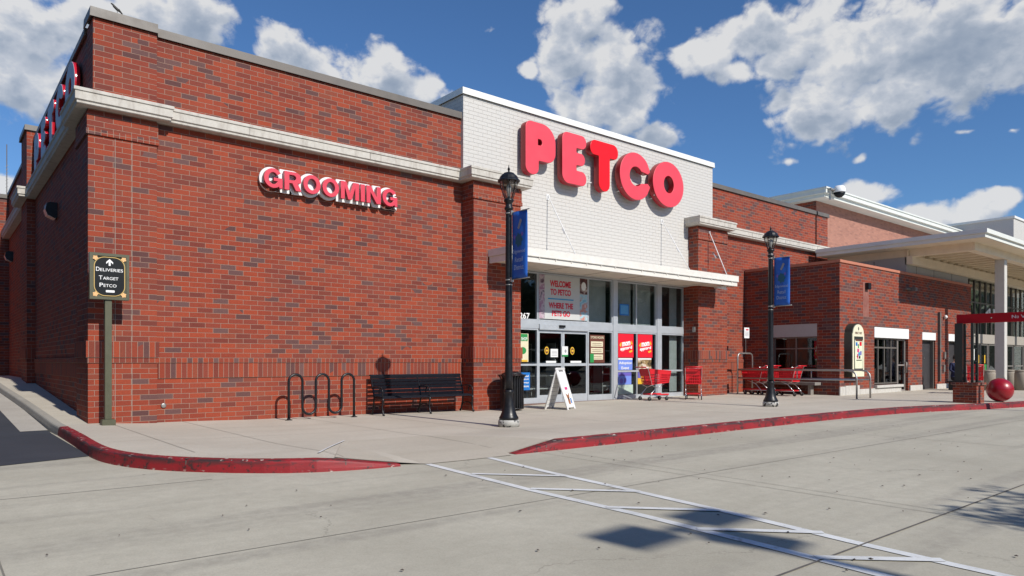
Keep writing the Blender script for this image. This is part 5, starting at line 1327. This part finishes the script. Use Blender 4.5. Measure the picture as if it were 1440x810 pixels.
cart = make_cart(); cart.location = (15.05, -0.95, gz(15, -1)); cart.rotation_euler = (0, 0, rad(-14))
tag(cart, 'red shopping cart seen from its side in front of the red posters', 'shopping cart', 'red shopping carts outside the stores')
def cartc(x, y, rz, lab):
    c = dup(cart); c.location = (x, y, gz(x, y)); c.rotation_euler = (0, 0, rad(rz)); c['label'] = lab; return c
cartc(16.45, -1.35, 38, 'red shopping cart facing the wall at the foot of the right brick pilaster')
cartc(20.40, -2.35, 90, 'red shopping cart at the right end of the row inside the pipe corral')
cartc(20.42, -1.42, 90, 'middle red shopping cart in the pipe corral, behind the far street lamp')
cartc(20.44, -1.12, 90, 'innermost red shopping cart in the pipe corral, against the brick wall')
cartc(26.35, -6.13, 17, 'lone red shopping cart beyond the brick planter and the red ball')

# cart corral rails
CR = thing('cart_corral', 'grey pipe corral with two long rails holding shopping carts', 'cart corral', (20.2, -2.8, 0))
xa, xb = 19.92, 20.86
m = MB()
for x in (xa, xb):
    xx = x
    m.tube([(xx, -0.75, 0.86), (xx, -4.6, 0.86), (xx, -4.78, 0.83), (xx, -4.87, 0.74), (xx, -4.90, 0.6), (xx, -4.9, -0.02)], 0.028, 10)
    m.tube([(xx, -0.75, 0.56), (xx, -4.88, 0.56)], 0.024, 10)
    m.tube([(xx, -2.95, 0.56), (xx, -2.95, 0.86)], 0.02, 8)
m.build('rail', 'galv', CR)
m = MB(); m.tube([(xa, -0.72, -0.02), (xa, -0.72, 1.30), (xa + 0.04, -0.72, 1.39), (xa + 0.13, -0.72, 1.43), (xb - 0.13, -0.72, 1.43), (xb - 0.04, -0.72, 1.39), (xb, -0.72, 1.30), (xb, -0.72, -0.02)], 0.03, 10); m.build('end_hoop', 'galv', CR)
m = MB(); m.box(20.42, 20.44, -0.73, -0.71, 1.43, 2.0); m.build('sign_pole', 'galv', CR)
o = MB().box(20.30, 20.62, -0.75, -0.735, 1.98, 2.36).build('corral_sign', 'white', None, bevel=0.003); tag(o, 'small white sign on a thin pole over the cart corral hoop', 'sign')
f_ = FRONT(0, -0.752, 0); writing('CARTS', f_, 20.35, 20.57, 2.25, 2.31, 'text_red', o, 0.0) if False else None
flat([rect(20.40, 20.56, 2.26, 2.31)], f_, 'text_red', o, 0.0, 0.002, 'print_mark'); 
for k in range(4): flat([rect(20.35, 20.57, 2.06 + k * 0.045, 2.075 + k * 0.045)], f_, 'grey_text', o, 0.0, 0.002, 'text_line')
o = MB().box(21.2, 21.62, -2.9, -0.9, 0.32, 0.42).box(21.3, 21.5, -2.7, -2.6, -0.05, 0.32).box(21.3, 21.5, -1.2, -1.1, -0.05, 0.32).build('low_bench', simple('grey_slab', (0.22, 0.20, 0.18), 0.7), None); tag(o, 'low grey slab bench under the shaded annex window behind the corral', 'bench')

# gateway: planter, lattice posts, beam
GW = thing('gateway', 'red clearance beam on dark lattice posts rising from a square brick planter', 'gateway', (20.0, -7.9, 0))
m = MB(); m.box(19.68, 20.28, -8.22, -7.64, -0.1, 0.50); m.build('planter', brick_mat('planter_brick', bw=0.2032, rh=0.0677, mort=0.0045, dark=0.2), GW)
m = MB(); m.box(19.64, 20.32, -8.26, -7.60, 0.50, 0.56); m.build('planter_cap', brick_mat('planter_cap', bw=0.1016, rh=0.1016, off=0.0, dark=0.3), GW)
m = MB()
for (x, y) in ((19.80, -8.08), (20.16, -8.08), (19.80, -7.78), (20.16, -7.78)): m.box(x - 0.03, x + 0.03, y - 0.03, y + 0.03, 0.56, 2.2)
for z in (0.8, 1.15, 1.5, 1.85): m.bar((19.80, -8.08, z), (20.16, -8.08, z), 0.02); m.bar((20.16, -8.08, z), (20.16, -7.78, z), 0.02)
m.build('lattice_post', 'dark_green', GW)
MB().box(19.76, 19.775, -7.86, -7.66, 0.56, 2.2).build('post_panel', 'dark_green', GW)
m = MB(); m.box(19.90, 20.06, -14.0, -7.66, 2.20, 2.45); m.build('beam', 'red_beam', GW, bevel=0.006)
fb = LEFT(19.90, 0, 0)
writing('NO', fb, 8.92, 9.02, 2.29, 2.37, 'white', GW, 0.001, keep=False) if False else None
a = text_mesh('N', 0.002, 0.0); fit(a, 8.97, 9.06, 2.29, 2.375); place_mesh(a, fb, 0.001); link('lettering', a, 'white', GW, True, fix=False)
a = text_mesh('o', 0.002, 0.0); fit(a, 9.075, 9.125, 2.29, 2.35); place_mesh(a, fb, 0.001); link('lettering', a, 'white', GW, True, fix=False)
a = text_mesh('V', 0.002, 0.0); fit(a, 9.17, 9.27, 2.29, 2.375); place_mesh(a, fb, 0.001); link('lettering', a, 'white', GW, True, fix=False)
MB().tube([(19.885, -8.5, 2.32), (19.90, -8.5, 2.32)], 0.018, 8).build('bolt', 'galv', GW)

# red ball bollard
n = 0.335
o = MB().lathe([(0.001 if i in (0, 24) else n * math.sin(math.pi * i / 24), n - n * math.cos(math.pi * i / 24)) for i in range(25)], 48).build('ball_bollard', 'red_ball', None, world=False)
o.location = (21.17, -8.34, 0.0); tag(o, 'large glossy red concrete ball on the sidewalk by the red kerb', 'ball bollard')
# concrete bollards
def bollard(x, y, lab, first=[None]):
    if first[0] is None:
        e = MB().lathe([(0.22, -0.02), (0.22, 0.66), (0.215, 0.70), (0.195, 0.71), (0.195, 0.73), (0.215, 0.74), (0.215, 0.77), (0.19, 0.80), (0.001, 0.81)], 24).build('bollard', 'bollard', None, world=False); first[0] = e
    else: e = first[0].copy(); COL.objects.link(e)
    e.location = (x, y, 0); tag(e, lab, 'bollard', 'round concrete bollards before the glass entrance'); return e
bollard(29.95, -5.50, 'round tan concrete bollard left of the column'); bollard(31.84, -5.66, 'round tan concrete bollard just right of the column, partly behind the red ball'); bollard(31.1, -6.25, 'round tan concrete bollard at the right edge of the photo')

# person seated behind the lattice posts
def make_person():
    e = thing('person', 'person in navy top and dark trousers seated behind the dark lattice posts', 'person', (29.25, -4.55, 0), rad(-35))
    V = [(0, 0, .48), (0, .02, .68), (0, .03, .90), (0, .02, 1.03), (0, 0.0, 1.13), (0, -0.01, 1.21), (0, -0.01, 1.30),
         (-.17, .02, 1.03), (-.24, -.02, .80), (-.18, -.22, .68), (-.12, -.34, .62), (.17, .02, 1.03), (.24, -.02, .80), (.18, -.22, .68), (.12, -.34, .62),
         (-.10, -.02, .46), (-.14, -.42, .47), (-.14, -.46, .08), (-.14, -.58, .04), (.10, -.02, .46), (.14, -.42, .47), (.14, -.46, .08), (.14, -.58, .04)]
    E_ = [(0, 1), (1, 2), (2, 3), (3, 4), (4, 5), (5, 6), (3, 7), (7, 8), (8, 9), (9, 10), (3, 11), (11, 12), (12, 13), (13, 14), (0, 15), (15, 16), (16, 17), (17, 18), (0, 19), (19, 20), (20, 21), (21, 22)]
    Rr = [.15, .14, .16, .11, .05, .085, .075, .07, .05, .038, .035, .07, .05, .038, .035, .10, .07, .045, .04, .10, .07, .045, .04]
    me = bpy.data.meshes.new('body'); me.from_pydata(V, E_, [])
    o = bpy.data.objects.new('body', me); COL.objects.link(o); o.parent = e
    md = o.modifiers.new('skin', 'SKIN'); me.skin_vertices.new() if not me.skin_vertices else None
    for i, r in enumerate(Rr): me.skin_vertices[0].data[i].radius = (r, r)
    me.skin_vertices[0].data[0].use_root = True
    o.modifiers.new('sub', 'SUBSURF').levels = 2; o.modifiers['sub'].render_levels = 2
    dg = bpy.context.evaluated_depsgraph_get(); m2 = bpy.data.meshes.new_from_object(o.evaluated_get(dg), depsgraph=dg)
    o.modifiers.clear(); o.data = m2
    for k in ('navy', 'trouser', 'skin'): m2.materials.append(M[k])
    for p in m2.polygons:
        c = p.center; p.use_smooth = True
        p.material_index = 2 if (c.z > 1.10 or (c.y < -.27 and .55 < c.z < .72)) else (1 if (c.z < .52) else 0)
    h = MB(); h.lathe([(0.001, 0.13), (0.06, 0.115), (0.09, 0.06), (0.096, 0.0), (0.085, -0.05)], 16, (0, 0.012, 1.28)); h.build('hair', 'hair', e, world=False)
    f = MB()
    for s_ in (-1, 1):
        f.lathe([(0.001, -.01), (0.01, 0), (0.001, .01)], 8, (s_ * .03, -.085, 1.27))
        for k in range(4): f.tube([(s_ * (.105 + k * .014), -.34, .62), (s_ * (.10 + k * .014), -.39, .60), (s_ * (.10 + k * .013), -.42, .565)], [.009, .008, .006], 6)
    f.tube([(0, -.085, 1.27), (0, -.11, 1.235)], [.008, .014], 6); f.build('features', 'skin', e, world=False)
    return e
make_person()
o = MB().box(29.05, 29.5, -4.75, -4.3, 0.30, 0.36).box(29.09, 29.15, -4.7, -4.35, -0.05, 0.30).box(29.4, 29.46, -4.7, -4.35, -0.05, 0.30).build('stool', 'black', None); tag(o, 'low dark stool under the seated person behind the lattice posts', 'stool')

# bird on the coping
BD = thing('bird', 'small dark bird perched on the coping above the corner pilaster', 'bird', (0.47, -0.04, 7.68))
m = MB(); m.tube([(0.08, 0, 0.0), (0.05, 0, 0.03), (0.0, 0, 0.065), (-0.05, 0, 0.105), (-0.075, 0, 0.135), (-0.095, 0, 0.145), (-0.11, 0, 0.15)], [0.006, 0.012, 0.028, 0.024, 0.017, 0.014, 0.003], 8); m.build('body', 'bird', BD, world=False)
m = MB(); m.tube([(0.02, -0.02, 0.07), (0.09, -0.012, 0.0)], [0.014, 0.004], 6).tube([(0.02, 0.02, 0.07), (0.09, 0.012, 0.0)], [0.014, 0.004], 6); m.build('wing', 'bird', BD, world=False)
m = MB(); m.tube([(0, -0.01, 0.05), (0, -0.01, 0.0)], 0.003, 5).tube([(0, 0.01, 0.05), (0, 0.01, 0.0)], 0.003, 5); m.build('leg', 'bird', BD, world=False)

# ------------------------------------------------------------------ things behind the camera whose shadows fall in the picture
LP = thing('parking_lot_light', 'tall three headed parking lot light whose shadow falls across the crossing', 'lot light', (2.58, -23.68, LOT))
Hh = 9.35
m = MB(); m.lathe([(0.3, 0), (0.3, 0.7), (0.26, 0.75)], 20, (2.58, -23.68, LOT)); m.build('footing', 'bollard', LP)
m = MB(); m.tube([(2.58, -23.68, LOT), (2.58, -23.68, LOT + Hh)], [0.085, 0.055], 10); m.build('pole', 'bronze_frame', LP)
for (hx, hy) in ((-0.42, -0.02), (0.56, 0.02), (0.14, -0.62)):
    cx, cy = 2.58 + hx, -23.68 + hy; r = Vector((hx, hy, 0)).normalized(); q = Vector((-r.y, r.x, 0)); cc = Vector((cx, cy, LOT + Hh))
    m = MB(); m.bar((2.58, -23.68, LOT + Hh - 0.06), (cx, cy, LOT + Hh), 0.06)
    pts = [cc + r * u + q * w + Vector((0, 0, z)) for z in (-0.05, 0.06) for (u, w) in ((-0.27, -0.21), (0.30, -0.21), (0.30, 0.21), (-0.27, 0.21))]
    m.add(pts, [(3, 2, 1, 0), (4, 5, 6, 7), (0, 1, 5, 4), (1, 2, 6, 5), (2, 3, 7, 6), (3, 0, 4, 7)]); m.build('lamp_head', 'bronze_frame', LP)
def tree(x, y, h, r, lab, seed, nl=170):
    rn = random.Random(seed); e = thing('shade_tree', lab, 'tree', (x, y, LOT), 0, 'parking lot trees behind the camera')
    t = MB(); t.tube([(x, y, LOT), (x + .05, y, LOT + h * .25), (x, y + .05, LOT + h * .5), (x, y, LOT + h * .8)], [.13, .10, .07, .03], 8)
    tips = []
    for i in range(16):
        a = rn.uniform(0, 6.28); z0 = LOT + h * rn.uniform(.3, .65); L = r * rn.uniform(.6, 1.0); z1 = z0 + h * rn.uniform(.08, .3)
        p = (x + L * math.cos(a), y + L * math.sin(a), z1); t.tube([(x, y, z0), ((x + p[0]) / 2, (y + p[1]) / 2, (z0 + z1) / 2 + .1), p], [.045, .03, .01], 6); tips.append(Vector(p)); tips.append(Vector(((x + p[0]) / 2, (y + p[1]) / 2, z1)))
    t.build('trunk', 'bark', e); tips += [Vector((x, y, LOT + h * .85)), Vector((x, y, LOT + h))]
    m = MB()
    for T_ in tips:
        for k in range(nl):
            c = T_ + Vector((rn.gauss(0, 1), rn.gauss(0, 1), rn.gauss(0, .8))) * r * .14
            a = Vector((rn.gauss(0, 1), rn.gauss(0, 1), rn.gauss(0, .6))).normalized(); b = a.orthogonal().normalized(); s_ = rn.uniform(.035, .07)
            m.add([c - a * s_ * 1.5, c + b * s_ * .6, c + a * s_ * 1.5, c - b * s_ * .6], [(0, 1, 2, 3)])
    me = bpy.data.meshes.new('crown'); me.from_pydata(m.v, [], m.f); link('crown', me, 'leaf', e, fix=False)
tree(6.05, -21.1, 5.9, 1.9, 'leafy young tree right behind the camera whose shadow falls at the lower right', 3, 460)
tree(-9.0, -33.0, 7.5, 3.0, 'larger leafy tree standing far behind the camera in the parking lot', 5)
tree(22.0, -36.0, 8.0, 3.2, 'broad leafy tree at the far right of the parking lot behind the camera', 9)

# tree line added unseen behind the camera, so the shop glass reflects dark
rn = random.Random(11); m = MB()
for i in range(60):
    ang = rad(196 + 168 * (i / 59) + rn.uniform(-2, 2)); D = rn.uniform(70, 85); cx, cy = 5 + D * math.cos(ang), -10 + D * math.sin(ang); hh = rn.uniform(9, 15)
    m.lathe([(0.5, 0), (3.0, hh * .15), (4.4, hh * .4), (3.9, hh * .65), (2.2, hh * .85), (0.01, hh * .95)], 9, (cx, cy, LOT), False)
    for k in range(240):
        c = Vector((cx + rn.gauss(0, 3.2), cy + rn.gauss(0, 2.5), LOT + hh * (0.08 + 0.9 * rn.random() ** 0.8)))
        a = Vector((rn.gauss(0, 1), rn.gauss(0, 1), rn.gauss(0, .7))).normalized(); b = a.orthogonal().normalized(); q = rn.uniform(.4, .9)
        m.add([c - a * q, c + b * q * .7, c + a * q, c - b * q * .7], [(0, 1, 2, 3)])
me = bpy.data.meshes.new('distant_trees'); me.from_pydata(m.v, [], m.f); link('distant_trees', me, 'leaf', None, kind='stuff', fix=False)
tag(SC.objects['distant_trees'], 'distant line of leafy trees at the far edge of the parking lot', 'trees')

o = grid('verge', [-60, -9.0], [-60, 60], lambda x, y: LOT + 0.008, 'leaf')  # unseen dark ground added to cut light bounced onto the side wall
m = MB()  # unseen tree row added to block sky light from the side wall
for i in range(26):
    cx, cy = -13.5 + rn.uniform(-1, 1), -30 + i * 2.6; hh = rn.uniform(7, 11)
    for k in range(260):
        c = Vector((cx + rn.gauss(0, 1.0), cy + rn.gauss(0, 1.3), LOT + hh * (0.03 + 0.95 * rn.random() ** 0.9)))
        a = Vector((rn.gauss(0, 1), rn.gauss(0, 1), rn.gauss(0, .7))).normalized(); b = a.orthogonal().normalized(); q = rn.uniform(.3, .55)
        m.add([c - a * q, c + b * q * .7, c + a * q, c - b * q * .7], [(0, 1, 2, 3)])
me = bpy.data.meshes.new('verge_trees'); me.from_pydata(m.v, [], m.f); link('verge_trees', me, 'leaf', None, kind='stuff', fix=False)
tag(SC.objects['verge_trees'], 'dense screen of evergreens across the service lane from the side wall', 'trees')

rn = random.Random(21); m = MB()
for i in range(120):
    x = rn.uniform(-3, 13); y = rn.uniform(-13.5, -7.7); q = rn.uniform(.006, .017); a0 = rn.uniform(0, 6.28)
    pts = [(x + q * rn.uniform(.6, 1.3) * math.cos(a0 + j * 1.05), y + q * rn.uniform(.6, 1.3) * math.sin(a0 + j * 1.05), LOT + 0.012) for j in range(6)]
    m.add(pts + [(x, y, LOT + 0.02)], [(j, (j + 1) % 6, 6) for j in range(6)])
me = bpy.data.meshes.new('litter'); me.from_pydata(m.v, [], m.f)
link('litter', me, simple('dry_leaf_bits', (0.07, 0.055, 0.045), 0.8, var=0.3), None, kind='stuff')
tag(SC.objects['litter'], 'small dark leaf bits and grit scattered over the concrete lot', 'litter')
m = MB()
for P_, xs_j in ((KP, (0.05, 1.45, 4.6, 7.3, 10.3, 13.3, 16.2, 19.0, 21.8, 25)),):
    for xj in xs_j:
        k = min(range(1, len(P_) - 1), key=lambda i: abs(P_[i][0] - xj) + (5 if P_[i][1] > -5 else 0)); a, b = Vector(P_[k - 1]), Vector(P_[k + 1]); d = (b - a).normalized(); nl = Vector((-d.y, d.x)); p0 = Vector(P_[k])
        zt = top(*P_[k])
        for (o0, o1, z0, z1) in ((-0.006, 0.0, LOT, zt - 0.02), (-0.002, KW, zt + 0.002, zt + 0.005)):
            v = [(p0 + nl * o + d * e_) for o in (o0, o1) for e_ in (-0.006, 0.006)]
            m.add([(q.x, q.y, z) for z in (z0, z1) for q in v], [(0, 1, 3, 2), (4, 6, 7, 5), (0, 2, 6, 4), (1, 5, 7, 3), (0, 4, 5, 1), (2, 3, 7, 6)])
m.build('kerb_joints', 'joint', kind='structure')
